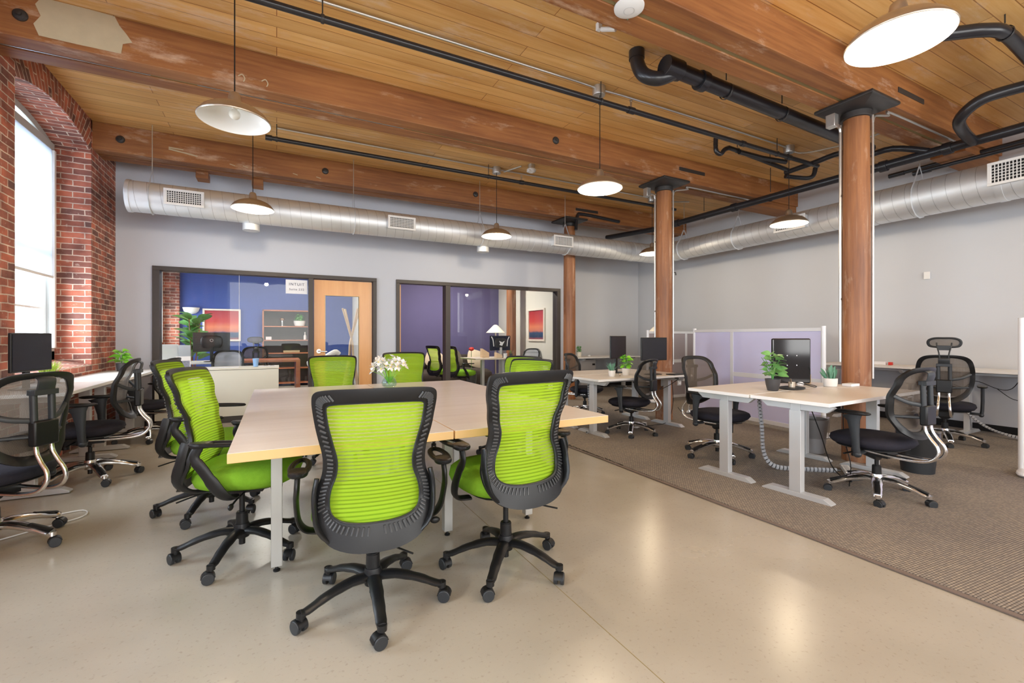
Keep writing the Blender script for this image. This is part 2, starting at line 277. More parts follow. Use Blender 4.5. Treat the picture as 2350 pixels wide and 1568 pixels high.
class MB:
    def __init__(s): s.v = []; s.f = []; s.uv = []; s.mi = []; s.M = Matrix(); s.cur = 0
    def add(s, vs, fs, uvs=None):
        b = len(s.v); s.v += [s.M @ Vector(p) for p in vs]; s.f += [[b+i for i in f] for f in fs]
        s.uv += uvs if uvs else [None]*len(fs); s.mi += [s.cur]*len(fs); return s
    def box(s, x0, x1, y0, y1, z0, z1):
        if x0 > x1: x0, x1 = x1, x0
        if y0 > y1: y0, y1 = y1, y0
        if z0 > z1: z0, z1 = z1, z0
        return s.add([(x0,y0,z0),(x1,y0,z0),(x1,y1,z0),(x0,y1,z0),(x0,y0,z1),(x1,y0,z1),(x1,y1,z1),(x0,y1,z1)],
                     [(0,3,2,1),(4,5,6,7),(0,1,5,4),(1,2,6,5),(2,3,7,6),(3,0,4,7)])
    def loft(s, rings, cap=True, closed=False):
        n = len(rings[0]); vs = [p for r in rings for p in r]; fs = []
        m = len(rings)
        for i in range(m if closed else m-1):
            a, b = i*n, ((i+1) % m)*n
            for j in range(n): k = (j+1) % n; fs.append((a+j, a+k, b+k, b+j))
        if cap and not closed: fs += [tuple(range(n-1, -1, -1)), tuple(range((m-1)*n, m*n))]
        return s.add(vs, fs)
    def sweep(s, path, w, h=None, n=10, up=(0, 0, 1), cap=True, closed=False, sq=False):
        P = [Vector(p) for p in path]; up = Vector(up); rings = []; L = len(P); side0 = None
        for i, p in enumerate(P):
            if closed: t = P[(i+1) % L]-P[(i-1) % L]
            else: t = P[min(i+1, L-1)]-P[max(i-1, 0)]
            t = t.normalized() if t.length > 1e-9 else Vector((0,0,1))
            sd = t.cross(up)
            if sd.length < .08: sd = side0 if side0 is not None else t.cross(Vector((1, .1, 0)))
            sd = (sd - t*sd.dot(t)).normalized()
            if side0 is not None and sd.dot(side0) < 0: sd = -sd
            side0 = sd; u2 = sd.cross(t)
            ww = w[i*(len(w)-1)//max(1, L-1)] if isinstance(w, (list, tuple)) else w
            hh = (h[i*(len(h)-1)//max(1, L-1)] if isinstance(h, (list, tuple)) else h) if h is not None else ww
            r = []
            for k in range(n):
                a = 2*PI*(k+.5)/n; c, q = math.cos(a), math.sin(a)
                if sq: m_ = max(abs(c), abs(q)); c, q = c/m_*.96 if abs(c) > .3 else c, q/m_*.96 if abs(q) > .3 else q
                r.append(p+sd*ww*c+u2*hh*q)
            rings.append(r)
        return s.loft(rings, cap, closed)
    def cyl(s, p0, p1, r0, r1=None, n=16):
        r1 = r0 if r1 is None else r1; p0, p1 = Vector(p0), Vector(p1); t = (p1-p0).normalized()
        a = t.cross(Vector((0, 0, 1))); a = a.normalized() if a.length > .05 else Vector((1, 0, 0)); b = t.cross(a)
        return s.loft([[p+a*r*math.cos(2*PI*k/n)+b*r*math.sin(2*PI*k/n) for k in range(n)] for p, r in ((p0, r0), (p1, r1))])
    def lathe(s, prof, c=(0, 0, 0), n=24, cap=False):
        return s.loft([[(c[0]+r*math.cos(2*PI*k/n), c[1]+r*math.sin(2*PI*k/n), c[2]+z) for k in range(n)] for r, z in prof], cap)
    def pad(s, c, w, d, h, p=3.2, n=28, prof=((.0,.78),(.16,.93),(.45,1),(.75,.97),(.93,.86),(1,.62),(1.03,.3))):
        rings = []
        for q, k in prof:
            r = []
            for j in range(n):
                a = 2*PI*j/n; ca, sa = math.cos(a), math.sin(a)
                e = (abs(ca)**p+abs(sa)**p)**(-1/p)
                r.append((c[0]+w/2*k*ca*e, c[1]+d/2*k*sa*e, c[2]+h*q))
            rings.append(r)
        return s.loft(rings)
    def ball(s, c, rx, ry=None, rz=None, n=12, m=8):
        ry = ry or rx; rz = rz or rx
        return s.loft([[(c[0]+rx*math.sin(PI*(i+.02)/(m+.04))*math.cos(2*PI*k/n), c[1]+ry*math.sin(PI*(i+.02)/(m+.04))*math.sin(2*PI*k/n), c[2]-rz*math.cos(PI*i/m)) for k in range(n)] for i in range(m+1)])
    def prism(s, poly, z0, z1):
        n = len(poly); return s.loft([[(x, y, z0) for x, y in poly], [(x, y, z1) for x, y in poly]])
    def build(s, name, m, parent=None, bevel=0, smooth=35, loc=None, rz=0):
        me = bpy.data.meshes.new(name); me.from_pydata([tuple(v) for v in s.v], [], s.f); me.validate(clean_customdata=False)
        for k in (m if isinstance(m, (list, tuple)) else [m]): me.materials.append(k if not isinstance(k, str) else M[k])
        if len(me.polygons) == len(s.mi):
            for i, p in enumerate(me.polygons): p.material_index = s.mi[i]
        if any(u for u in s.uv) and len(me.polygons) == len(s.uv):
            ul = me.uv_layers.new(name='UVMap')
            for p, u in zip(me.polygons, s.uv):
                if u:
                    for k, li in enumerate(p.loop_indices): ul.data[li].uv = u[k]
        if smooth: me.shade_smooth(); me.set_sharp_from_angle(angle=R(smooth))
        o = bpy.data.objects.new(name, me); COL.objects.link(o)
        if parent: o.parent = parent
        if bevel:
            b = o.modifiers.new('bevel', 'BEVEL'); b.width = bevel; b.segments = 2; b.limit_method = 'ANGLE'; b.angle_limit = R(40)
        if loc: o.location = loc
        if rz: o.rotation_euler = (0, 0, rz)
        return o

def thing(name, label, cat, loc=(0, 0, 0), rz=0, group=None):
    o = bpy.data.objects.new(name, None); COL.objects.link(o); o.location = loc; o.rotation_euler = (0, 0, rz)
    o.empty_display_size = .1
    return tag(o, label, cat, group)
def tag(o, label, cat, group=None):
    o['label'] = label; o['category'] = cat
    if group: o['group'] = group
    return o
def struct(o): o['kind'] = 'structure'; return o
def dup(root, label, loc, rz=0, group=None, sc=None):
    r = root.copy(); COL.objects.link(r); r.location = loc; r.rotation_euler = (0, 0, rz); r['label'] = label
    if group: r['group'] = group
    if sc: r.scale = (sc,)*3 if not isinstance(sc, tuple) else sc
    def kids(src, dst):
        for ch in list(src.children):
            c = ch.copy(); COL.objects.link(c); c.parent = dst; kids(ch, c)
    kids(root, r)
    return r
def B(*a): return MB().box(*a)

# ------------------------------------------------------------------ the setting
WX, RX, BY, AY, CZ = -1.93, 7.9, 7.9, 8.52, 3.74     # brick wall, right wall, glazed wall, alcove wall, deck height
FY = -3.0
struct(B(-2.4, 8.0, FY-.2, 12.8, -.12, 0).build('floor', 'concrete', smooth=0))
struct(B(-2.4, 8.0, FY-.2, 12.8, CZ, CZ+.12).build('ceiling', 'deck', smooth=0))
jm = MB()
jm.box(1.19, 1.193, -3, 7.9, .0002, .0008)
tag(jm.build('floor_joint', 'khaki', smooth=0), 'thin saw-cut joint line running along the polished concrete floor', 'floor joint')
# carpet with bound edge
ct = thing('carpet', 'grey-brown woven carpet covering the right half of the concrete floor', 'carpet', (2.8, FY, 0))
cm = MB(); cm.box(.03, RX-2.8, 0, BY-FY, 0.0005, .011); cm.box(2.63, RX-2.8, BY-FY, AY-FY, 0.0005, .011); cm.build('carpet_field', 'carpet', ct, smooth=0)
cm = MB(); pts = [(.012+.005*math.sin(y*3.1)+.003*math.sin(y*7), y, .006) for y in [k*.25 for k in range(47)]]
cm.sweep(pts, .019, .006, 6); cm.build('binding', 'carpet_edge', ct)
cm = MB()
for k in range(26):
    y = 6.25+k*.035+random.uniform(-.01, .01)
    cm.sweep([(.03, y, .012), (.03+random.uniform(-.012, .012), y+.03, .016)], random.uniform(.002, .006), None, 5)
cm.build('frayed_threads', 'rust', ct)

# brick wall with arched openings
WINS = [(-2.9, -1.1), (-.15, 1.6), (2.55, 4.3), (5.25, 7.0), (7.95, 9.7), (10.65, 12.4)]
SPR, RISE, SILL = 3.36, .15, .87
def archz(y, a, b): t = (y-(a+b)/2)/((b-a)/2); return SPR+RISE*(1-t*t)
def brick_wall():
    b = MB(); X0, X1 = -2.36, WX
    def q(p, uv): b.add(p, [(0, 1, 2, 3)], [uv])
    def face(y0, y1, z0, z1, x=X1): q([(x, y0, z0), (x, y1, z0), (x, y1, z1), (x, y0, z1)], [(y0, z0), (y1, z0), (y1, z1), (y0, z1)])
    prev = FY-.2
    for a, c in WINS:
        a = max(a, FY-.1)
        face(prev, a, 0, CZ); face(a, c, 0, SILL)
        for yy, sg in ((a, 1), (c, -1)):     # reveals
            q([(X0, yy, SILL), (X1, yy, SILL), (X1, yy, SPR), (X0, yy, SPR)], [(X0+.3, SILL), (X1+.3, SILL), (X1+.3, SPR), (X0+.3, SPR)])
        n = 28; ring = .27
        for k in range(n):
            ya, yb = a+(c-a)*k/n, a+(c-a)*(k+1)/n; za, zb = archz(ya, a, c), archz(yb, a, c)
            mid = (a+c)/2
            # arch ring on the face: soldier bricks
            dxa, dxb = (ya-mid)*.32, (yb-mid)*.32
            ta, tb = (ya+dxa, min(CZ, za+ring)), (yb+dxb, min(CZ, zb+ring))
            q([(X1, ya, za), (X1, yb, zb), (X1, tb[0], tb[1]), (X1, ta[0], ta[1])], [(0, ya), (0, yb), (ring, yb), (ring, ya)])
            q([(X0, ya, za), (X0, yb, zb), (X1, yb, zb), (X1, ya, za)], [(0, ya*1.0), (0, yb), (X1-X0, yb), (X1-X0, ya)])
            if ta[1] < CZ or tb[1] < CZ:
                q([(X1, ta[0], ta[1]), (X1, tb[0], tb[1]), (X1, tb[0], CZ), (X1, ta[0], CZ)], [(ta[0], ta[1]), (tb[0], tb[1]), (tb[0], CZ), (ta[0], CZ)])
        for yy, dx in ((a, -(c-a)/2*.32), (c, (c-a)/2*.32)):   # beside the springings, over the plain face
            q([(X1+.0015, yy, SPR), (X1+.0015, yy+dx, SPR+.27), (X1+.0015, yy+dx, SPR+.27), (X1+.0015, yy, SPR+.27)], [(yy, SPR), (yy+dx, SPR+.27), (yy+dx, SPR+.27), (yy, SPR+.27)])
        # sloping sill
        q([(X0, a, SILL+.09), (X1, a, SILL), (X1, c, SILL), (X0, c, SILL+.09)], [(0, a), (.43, a), (.43, c), (0, c)])
        prev = c
    face(prev, 12.8, 0, CZ)
    # outer skin so that the wall has its thickness
    prev = FY-.2
    for a, c in WINS:
        face(prev, a, 0, CZ, X0); face(a, c, 0, SILL+.09, X0); face(a, c, SPR+RISE, CZ, X0); prev = c
    face(prev, 12.8, 0, CZ, X0)
    return b.build('wall_left', 'brick', smooth=0)
struct(brick_wall())

def window(idx, a, c):
    X = -2.28
    fr = MB()
    fr.box(X-.06, X+.03, a, a+.09, SILL+.05, SPR+.02); fr.box(X-.06, X+.03, c-.09, c, SILL+.05, SPR+.02)
    fr.box(X-.06, X+.03, a, c, SILL+.05, SILL+.16)
    n = 16
    for k in range(n):
        ya, yb = a+(c-a)*k/n, a+(c-a)*(k+1)/n; za, zb = archz(ya, a, c), archz(yb, a, c)
        fr.add([(X-.06, ya, za-.07), (X-.06, yb, zb-.07), (X-.06, yb, zb), (X-.06, ya, za), (X+.03, ya, za-.07), (X+.03, yb, zb-.07), (X+.03, yb, zb), (X+.03, ya, za)],
               [(0, 1, 2, 3), (7, 6, 5, 4), (0, 4, 5, 1), (3, 2, 6, 7)])
    w = struct(fr.build('window_%d' % idx, 'winframe', smooth=0))
    s = MB(); s.box(X-.05, X+.045, a+.04, c-.04, 3.28, 3.375); s.build('transom', 'winframe', w, .004)
    s = MB(); xs = X-.02
    for z0, z1 in ((SILL+.16, 2.12), (2.08, 3.28)):
        s.box(xs-.03, xs+.01, a+.09, a+.15, z0, z1); s.box(xs-.03, xs+.01, c-.15, c-.09, z0, z1)
        s.box(xs-.03, xs+.01, a+.09, c-.09, z0, z0+.06); s.box(xs-.03, xs+.01, a+.09, c-.09, z1-.05, z1)
    s.build('sash', 'whitep', w, .004)
    s = MB(); s.box(xs-.022, xs+.0, (a+c)/2-.012, (a+c)/2+.012, SILL+.2, 3.25)
    for z in (1.5, 2.6): s.box(xs-.022, xs+.0, a+.14, c-.14, z, z+.02)
    s.build('glazing_bars', 'whitep', w)
    s = MB(); s.box(xs-.014, xs-.008, a+.1, c-.1, SILL+.16, 3.46); s.build('pane', 'winglass', w, smooth=0)
    s = MB(); s.box(X+.05, X+.053, a+.13, c-.13, 1.87, 3.28); rb = s.build('roller_blind', 'blind', w, smooth=0)
    s = MB(); s.box(X+.042, X+.062, a+.125, c-.125, 1.845, 1.875); s.build('bottom_bar', 'whitep', rb, .003)
    s = MB(); s.box(X+.03, X+.075, c-.13, c-.085, SILL+.2, 3.28); s.build('blind_track', 'whitep', w, .004)
for i, (a, c) in enumerate(WINS): window(i+1, max(a, FY), c)

# glazed wall: wall_back with two framed openings
HD = 2.18
b = MB(); T = .12
b.box(WX, -1.53, BY, BY+T, 0, CZ); b.box(-1.53, 1.5, BY, BY+T, HD, CZ); b.box(1.5, 1.83, BY, BY+T, 0, CZ)
b.box(1.83, 5.2, BY, BY+T, HD, CZ); b.box(5.2, 5.42, BY, BY+T, 0, CZ)
b.box(5.30, 5.42, BY+T, 11.1, 0, CZ)
struct(b.build('wall_back', 'wall', smooth=0))
struct(B(5.42, RX+.1, AY, AY+.1, 0, CZ).build('wall_alcove', 'wall_warm', smooth=0))
struct(B(RX, RX+.1, FY, AY, 0, CZ).build('wall_right', 'wall_warm', smooth=0))
b = MB(); b.box(WX-.4, RX, FY-.2, FY, 0, .85); b.box(WX-.4, RX, FY-.2, FY, 3.15, CZ)
for x0, x1 in ((WX-.4, -1.55), (1.15, 1.55), (4.25, 4.65), (7.35, RX)): b.box(x0, x1, FY-.2, FY, .85, 3.15)  # wide openings assumed in the unseen rear wall, for fill light
struct(b.build('wall_front', 'wall', smooth=0))
bb = MB(); bb.box(RX-.012, RX, FY, AY, 0, .1); struct(bb.build('baseboard_right', 'black', smooth=0))
bb = MB(); bb.box(5.42, RX, AY-.012, AY, 0, .1); struct(bb.build('baseboard_back', 'black', smooth=0))
# frames and glass
def fbox(x0, x1, z0, z1, o=0): return (x0, x1, BY-.03-o, BY+T+.03, z0, z1)
f = MB(); f.box(*fbox(-1.53, 1.5, HD-.06, HD)); f.box(*fbox(-1.53, -1.45, 0, HD-.06)); f.box(*fbox(.45, .52, 0, HD-.06)); f.box(*fbox(1.44, 1.5, 0, HD-.06)); f.box(*fbox(-1.45, .45, 0, .08))
w1 = struct(f.build('window_7', 'bronze', bevel=.003, smooth=0))
B(-1.45, -.502, BY+.05, BY+.06, .08, HD-.06).build('pane', 'glass', w1, smooth=0)
B(-.498, .45, BY+.05, BY+.06, .08, HD-.06).build('pane', 'glass', w1, smooth=0)
B(-.502, -.498, BY+.048, BY+.062, .08, HD-.06).build('glass_joint', 'whitep', w1, smooth=0)
f = MB(); f.box(*fbox(1.83, 5.2, HD-.06, HD)); f.box(*fbox(1.83, 1.89, 0, HD-.06)); f.box(*fbox(2.72, 2.81, 0, HD-.06)); f.box(*fbox(5.12, 5.2, 0, HD-.06)); f.box(*fbox(2.81, 5.12, 0, .08))
w2 = struct(f.build('window_8', 'bronze', bevel=.003, smooth=0))
B(2.81, 5.12, BY+.05, BY+.06, .08, HD-.06).build('pane', 'glass', w2, smooth=0)
# timber door with long lite
d = MB(); y0, y1 = BY+.03, BY+.075; x0, x1 = .53, 1.43
gx0, gx1, gz0, gz1 = .70, 1.22, .25, 1.86
d.box(x0, gx0, y0, y1, .01, HD-.07); d.box(gx1, x1, y0, y1, .01, HD-.07); d.box(gx0, gx1, y0, y1, gz1, HD-.07); d.box(gx0, gx1, y0, y1, .01, gz0)
dr = struct(d.build('door_1', 'door', smooth=0))
d = MB()
for q in ((gx0-.012, gx0, gz0-.012, gz1+.012), (gx1, gx1+.012, gz0-.012, gz1+.012), (gx0, gx1, gz1, gz1+.012), (gx0, gx1, gz0-.012, gz0)): d.box(q[0], q[1], y0-.008, y1+.008, q[2], q[3])
d.build('glazing_bead', 'maple_edge', dr)
B(gx0, gx1, y0+.02, y0+.026, gz0, gz1).build('lite', 'glass', dr, smooth=0)
d = MB(); d.cyl((.60, y0-.012, .96), (.60, y0, .96), .034, n=24); d.sweep(spline([(.60, y0-.012, .96), (.60, y0-.05, .96), (.63, y0-.06, .96), (.72, y0-.058, .955)], 5), .011, None, 10); d.build('lever_handle', 'chrome', dr)
# second door stands open into the right office
d = MB(); d.box(1.90, 1.945, BY+.13, BY+.98, .01, HD-.07); struct(d.build('door_2', 'door', smooth=0))
d = MB()
for z in (1.9, 1.1, .3): d.box(1.894, 1.90, BY+.10, BY+.15, z, z+.09)
h = d.build('door_hinges', 'brushed', bpy.data.objects['door_2'])

# offices behind the glass
struct(B(WX, 1.95, 12.5, 12.6, 0, CZ).build('wall_office_blue', 'blue', smooth=0))
struct(B(1.76, 1.80, BY+T, 12.5, 0, CZ).build('wall_office_partition', 'beige', smooth=0))
struct(B(1.80, 1.84, BY+T, 12.5, 0, CZ).build('wall_office_partition_far', 'purple', smooth=0))
struct(B(1.84, 5.30, 11.0, 11.1, 0, CZ).build('wall_office_violet', 'purple', smooth=0))
struct(B(5.285, 5.298, BY+T, 11.0, 0, CZ).build('wall_office_side', 'beige', smooth=0))

# ------------------------------------------------------------------ timber structure
BZ = 3.41
def beam(y, label, near_patch=False):
    t = thing('timber_beam', label, 'beam', (0, y, 0))
    for s in (-1, 1):
        m = MB(); a, c = (.018, .19) if s > 0 else (-.19, -.018)
        m.box(WX-.1, RX, a, c, BZ, CZ); m.build('timber', 'beam', t, .006, smooth=0)
    B(WX, RX, -.018, .018, BZ+.012, BZ+.05).build('groove_filler', 'khaki', t, smooth=0)
    if y > 4 and y < 6:
        for a, b in ((WX, -.95), (-.62, 1.2)): B(a, b, -.012, -.004, BZ+.001, BZ+.012).build('metal_strip', 'zinc', t, smooth=0)
    return t
beams = {}
beams[1] = beam(-.05, 'timber ceiling beam passing just above the camera, at the top edge')
beams[2] = beam(2.38, 'heavy timber beam over the nearest column, upper right')
beams[3] = beam(4.84, 'long timber beam over the middle column, crossing above the hanging lamps')
beams[4] = beam(7.22, 'rear timber beam above the silver duct and the far column')
m = MB()   # steel side plates
for y, x0 in ((2.38, 5.35), (4.84, 5.1), (7.22, 5.0)):
    m = MB(); m.box(x0-.02, x0+.5, -.197, -.187, 3.56, 3.61); m.build('side_plate', 'iron', beams[{2.38: 2, 4.84: 3, 7.22: 4}[y]], .002)
def bolt(bm, x, z, y=-.19):
    m = MB(); m.lathe([(.0, 0), (.044, 0), (.044, .010), (.036, .02), (.016, .024), (.014, .034), (0, .036)], n=20)
    o = m.build('bolt_washer', 'iron', bm); o.location = (x, y, z); o.rotation_euler = (R(90), 0, 0)
for x in (-1.67, .62, 2.95): bolt(beams[4], x, 3.57)
for x in (-1.68, 3.0): bolt(beams[3], x, 3.57)
m = MB()   # plaster patch on the middle beam
m.add([(x, -.193, z) for x, z in ((-1.56, 3.75), (-1.60, 3.68), (-1.57, 3.60), (-1.61, 3.53), (-1.58, 3.45), (-1.36, 3.448), (-1.1, 3.45), (-1.09, 3.53), (-1.03, 3.56), (-1.07, 3.62), (-1.11, 3.67), (-1.14, 3.735))], [tuple(range(12))])
m.build('plaster_patch', 'plaster', beams[3], smooth=0)
m = MB()
for (x, z) in ((-.30, 3.475), (-.12, 3.475)):
    m.sweep(spline([(x+.0, -.192, z+.01), (x+.03, -.193, z+.03), (x+.05, -.193, z+.0), (x+.04, -.193, z-.03)], 4), .005, .002, 6, up=(0, 1, 0))
m.build('paint_drip', 'plaster', beams[3])
m = MB()
m.sweep([(-1.05, -.192, 3.56), (-1.2, -.192, 3.565), (-1.2, -.192, 3.545), (-1.0, -.192, 3.52), (-.9, -.192, 3.505)], .010, .002, 6, up=(0, 1, 0))
for x in (-.55, -.4, .2, .5): m.sweep([(x, -.192, 3.47), (x+.06, -.192, 3.455)], .006, .002, 6, up=(0, 1, 0))
m.build('paint_drip', 'plaster', beams[4])
for x in (-.96, -.31):
    m = MB(); m.box(x, x+.14, .1, .3, BZ-.09, BZ); o = m.build('timber_block', 'beam', smooth=0, bevel=.004)
    o.location = (0, 7.22, 0); tag(o, 'small timber block under the rear beam, ' + ('nearer the brick wall' if x < -.5 else 'behind the small lamp cable'), 'timber block', 'timber blocks under the rear beam')
m = MB(); m.box(6.85, RX, -.16, .16, BZ-.10, BZ); o = m.build('timber_corbel', 'beam', smooth=0, bevel=.005); o.location = (0, 4.84, 0); tag(o, 'timber bearing block under the middle beam at the right wall', 'corbel', 'corbels at the right wall')
m = MB(); m.box(6.95, RX, -.16, .16, BZ-.10, BZ); o = m.build('timber_corbel', 'beam', smooth=0, bevel=.005); o.location = (0, 2.38, 0); tag(o, 'timber bearing block under the nearest beam behind the black pipes', 'corbel', 'corbels at the right wall')
# notch shaded block piece where the pipes pass
def column(x, y, label, pipes=True, hook=False):
    t = thing('timber_column', label, 'column', (x, y, 0))
    m = MB(); m.lathe([(0, 0), (.118, 0), (.116, 1.0), (.112, 2.4), (.105, 3.30)], n=32); m.build('shaft', 'column', t)
    m = MB()
    def sqr(h, z): return [(h*c, h*s, z) for c, s in ((-1, -1), (1, -1), (1, 1), (-1, 1))]
    m.loft([sqr(.245, BZ), sqr(.25, BZ-.012), sqr(.25, BZ-.03), sqr(.235, BZ-.04), sqr(.115, BZ-.075)])
    m.lathe([(.10, BZ-.06), (.128, BZ-.075), (.125, BZ-.13), (.108, BZ-.135)], n=28)
    m.build('iron_capital', 'iron', t, .004)
    if pipes:
        v = Vector((x, y, 0)); d = v.normalized(); s = Vector((d.y, -d.x, 0))  # sideways as seen from the room's centre
        L = -s*.122 - d*.03; Rr = s*.125 - d*.01
        m = MB(); p = [(L.x, L.y, .95), (L.x, L.y, 3.05), (L.x, L.y, 3.18), (L.x-.03, L.y+.0, 3.235), (L.x-.12, L.y-.01, 3.24), (L.x-.16, L.y-.01, 3.22)]
        m.sweep(spline(p, 5), .0135, None, 10, up=(0, 1, 0)); m.build('conduit', 'zinc', t)
        m = MB(); m.box(L.x-.20, L.x-.13, L.y-.05, L.y+.03, 3.19, 3.31); m.build('junction_box', 'zinc', t, .004)
        m = MB(); p = [(Rr.x, Rr.y, .8), (Rr.x, Rr.y, 3.10), (Rr.x, Rr.y, 3.20), (Rr.x+.03, Rr.y+.0, 3.28), (Rr.x+.12, Rr.y, 3.31), (Rr.x+.3, Rr.y, 3.35), (Rr.x+.36, Rr.y, 3.385), (Rr.x+1.75, Rr.y, 3.385)]
        m.sweep(spline(p, 4), .0105, None, 10, up=(0, 1, 0)); m.build('conduit', 'zinc', t)
        m = MB()
        for z in (1.55, 2.55): m.box(L.x-.02, L.x+.035, L.y-.014, L.y-.008, z, z+.02)
        m.build('conduit_strap', 'zinc', t)
    if hook:
        m = MB(); m.sweep([(.10, -.03, 2.12), (.20, -.03, 2.13), (.205, -.03, 2.09)], .008, None, 8, up=(0, 1, 0)); m.build('steel_hook', 'iron', t)
    return t
column(4.95, 2.365, 'nearest round timber column, behind the right-hand desks')
c2 = column(4.96, 4.82, 'middle round timber column with steel hook, beside the black monitors', hook=True)
column(4.95, 7.19, 'far round timber column right of the glazed office wall', pipes=False)
column(4.95, 9.61, 'timber column standing inside the right glazed office', pipes=False)
# outlets on the middle column
for dx, lab in ((-.175, 'white power socket box on the left of the middle column'), (.10, 'grey power socket box with plug on the right of the middle column')):
    t = thing('power_outlet', lab, 'power outlet', (4.96+dx, 4.82-.14, .50))
    m = MB(); m.box(0, .075, -.02, .03, 0, .16); m.build('back_box', 'silver', t, .005)
    m = MB(); m.box(.01, .065, -.026, -.02, .02, .14); m.build('face_plate', 'whitep', t, .002)
    m = MB()
    for z in (.045, .095):
        for q in (.026, .044): m.box(q, q+.005, -.028, -.026, z, z+.016)
    m.build('socket_slots', 'black', t)
m = MB(); m.box(5.16, 5.24, 4.62, 4.68, .56, .62); t_ = m.build('power_adapter', 'whitep', bevel=.006); tag(t_, 'white power adapter plugged in right of the middle column', 'adapter')

# ------------------------------------------------------------------ ducts
DZ = 2.86
def duct_run(name_lab, L, r, loc, rz, end=False, joints=()):
    t = thing('ventilation_duct', name_lab, 'duct', loc, rz)
    m = MB(); N = 40
    m.sweep([(x, 0, 0) for x in [L*k/12 for k in range(13)]], r, None, N, cap=True); m.build('duct_pipe', 'duct', t, smooth=50)
    m = MB(); pitch = .125; P = []
    turns = int(L/pitch); k = 0
    for i in range(turns*24+1):
        a = 2*PI*i/24; P.append((pitch*i/24, (r+.0005)*math.cos(a), (r+.0005)*math.sin(a)))
    m.sweep(P, .0028, .0018, 4, up=(1, 0, 0)); m.build('spiral_seam', 'seam', t)
    for x in joints:
        m = MB(); m.sweep([(x-.03, 0, 0), (x+.03, 0, 0)], r+.006, None, N); m.build('joint_collar', 'duct', t, smooth=50)
    if end:
        m = MB(); m.sweep([(-.03, 0, 0), (.012, 0, 0)], r+.008, None, N); m.build('end_cap', 'duct', t, .003, smooth=50)
    return t
d1 = duct_run('long galvanised spiral duct hung along the glazed back wall', 8.35, .182, (-1.53, 6.85, DZ), 0, True, (5.45, 7.7))
d2 = duct_run('galvanised spiral duct along the right wall, its farther narrower run', 3.65, .185, (6.9, 6.75, DZ), R(-90), False, (.35,))
d3 = duct_run('wider galvanised spiral duct along the right wall, nearest the camera', 4.2, .215, (6.9, 3.12, DZ), R(-90), False, (.02, 1.22))
m = MB(); m.sweep(spline([(6.55, 6.85, DZ), (6.80, 6.80, DZ), (6.88, 6.70, DZ), (6.9, 6.4, DZ)], 6), .188, None, 32); tag(m.build('duct_elbow', 'duct', smooth=50), 'galvanised elbow joining the two ducts in the far corner', 'duct elbow')
def grille(lab, loc, rz, w=.40, h=.19, hole=True):
    t = thing('air_grille', lab, 'air grille', loc, rz, 'white air grilles on the ducts')   # faces local -Y
    m = MB()
    for q in ((-w/2, w/2, h/2-.028, h/2), (-w/2, w/2, -h/2, -h/2+.028), (-w/2, -w/2+.03, -h/2+.028, h/2-.028), (w/2-.03, w/2, -h/2+.028, h/2-.028)): m.box(q[0], q[1], -.012, 0, q[2], q[3])
    m.build('frame', 'whitep', t, .002)
    B(-w/2+.03, w/2-.03, -.001, .002, -h/2+.028, h/2-.028).build('recess_shade', 'black', t, smooth=0)  # black sheet paints the shade behind the louvres
    m = MB(); n = 15
    for k in range(n+1):
        x = -w/2+.03+(w-.06)*k/n; m.box(x-.0035, x+.0035, -.010, -.002, -h/2+.028, h/2-.028)
    for k in range(1, 6):
        z = -h/2+.028+(h-.056)*k/6; m.box(-w/2+.03, w/2-.03, -.008, -.002, z-.0035, z+.0035)
    m.build('louvres', 'whitep', t)
    m = MB(); m.box(-w/2+.01, w/2-.01, 0, .15, -h/2+.012, h/2-.012); m.build('collar', 'duct', t, smooth=0)
    return t
grille('white air grille at the end of the back duct, nearest the brick wall', (-.98, 6.62, DZ-.01), 0)
grille('white air grille on the back duct above the timber office door', (1.62, 6.62, DZ-.01), 0)
grille('white air grille on the back duct in front of the far column', (4.42, 6.60, DZ-.01), 0)
grille('white air grille on the right duct half hidden by a lit lamp', (6.66, 4.05, DZ-.01), R(-90), .46, .2)
grille('white air grille on the wide right duct at the frame edge', (6.63, 1.72, DZ+.03), R(-90), .46, .24)
def strap(lab, x, y, r, along, ctop=CZ):
    t = thing('duct_hanger', lab, 'duct hanger', (x, y, DZ), 0 if along == 'x' else R(-90), 'duct hangers')
    m = MB(); m.cyl((0, 0, r+.16), (0, 0, ctop-DZ), .005, n=8); m.build('rod', 'zinc', t)
    m = MB()
    P = [(0, -.01, r+.17)]+[(0, -(r+.004)*math.cos(a), (r+.004)*math.sin(a)) for a in [R(50-k*28) for k in range(11)]]+[(0, .01, r+.17)]
    m.sweep(P, .0025, .014, 6, up=(0, 0, 1)); m.build('strap_band', 'duct', t)
for x, lab in ((-1.33, 'beside the duct end cap'), (.98, 'above the office door'), (2.95, 'between the two middle grilles'), (4.62, 'at the far column')): strap('thin steel rod and strap hanging the back duct ' + lab, x, 6.85, .184, 'x')
for y, lab in ((6.2, 'near the far corner'), (5.05, 'left of the nearest column'), (2.62, 'right of the nearest column')): strap('steel rod and strap hanging the right duct ' + lab, 6.9, y, .19 if y > 3.1 else .218, 'y')
for x, lab in ((-.3, 'left of the hanging lamp'), (3.05, 'behind the middle lamp')):
    m = MB(); m.cyl((x, 6.95, DZ-.26), (x, 6.95, DZ-.1), .10, n=28); tag(m.build('duct_stub', 'duct', smooth=50), 'short round duct stub under the back duct, ' + lab, 'duct stub', 'duct stubs')

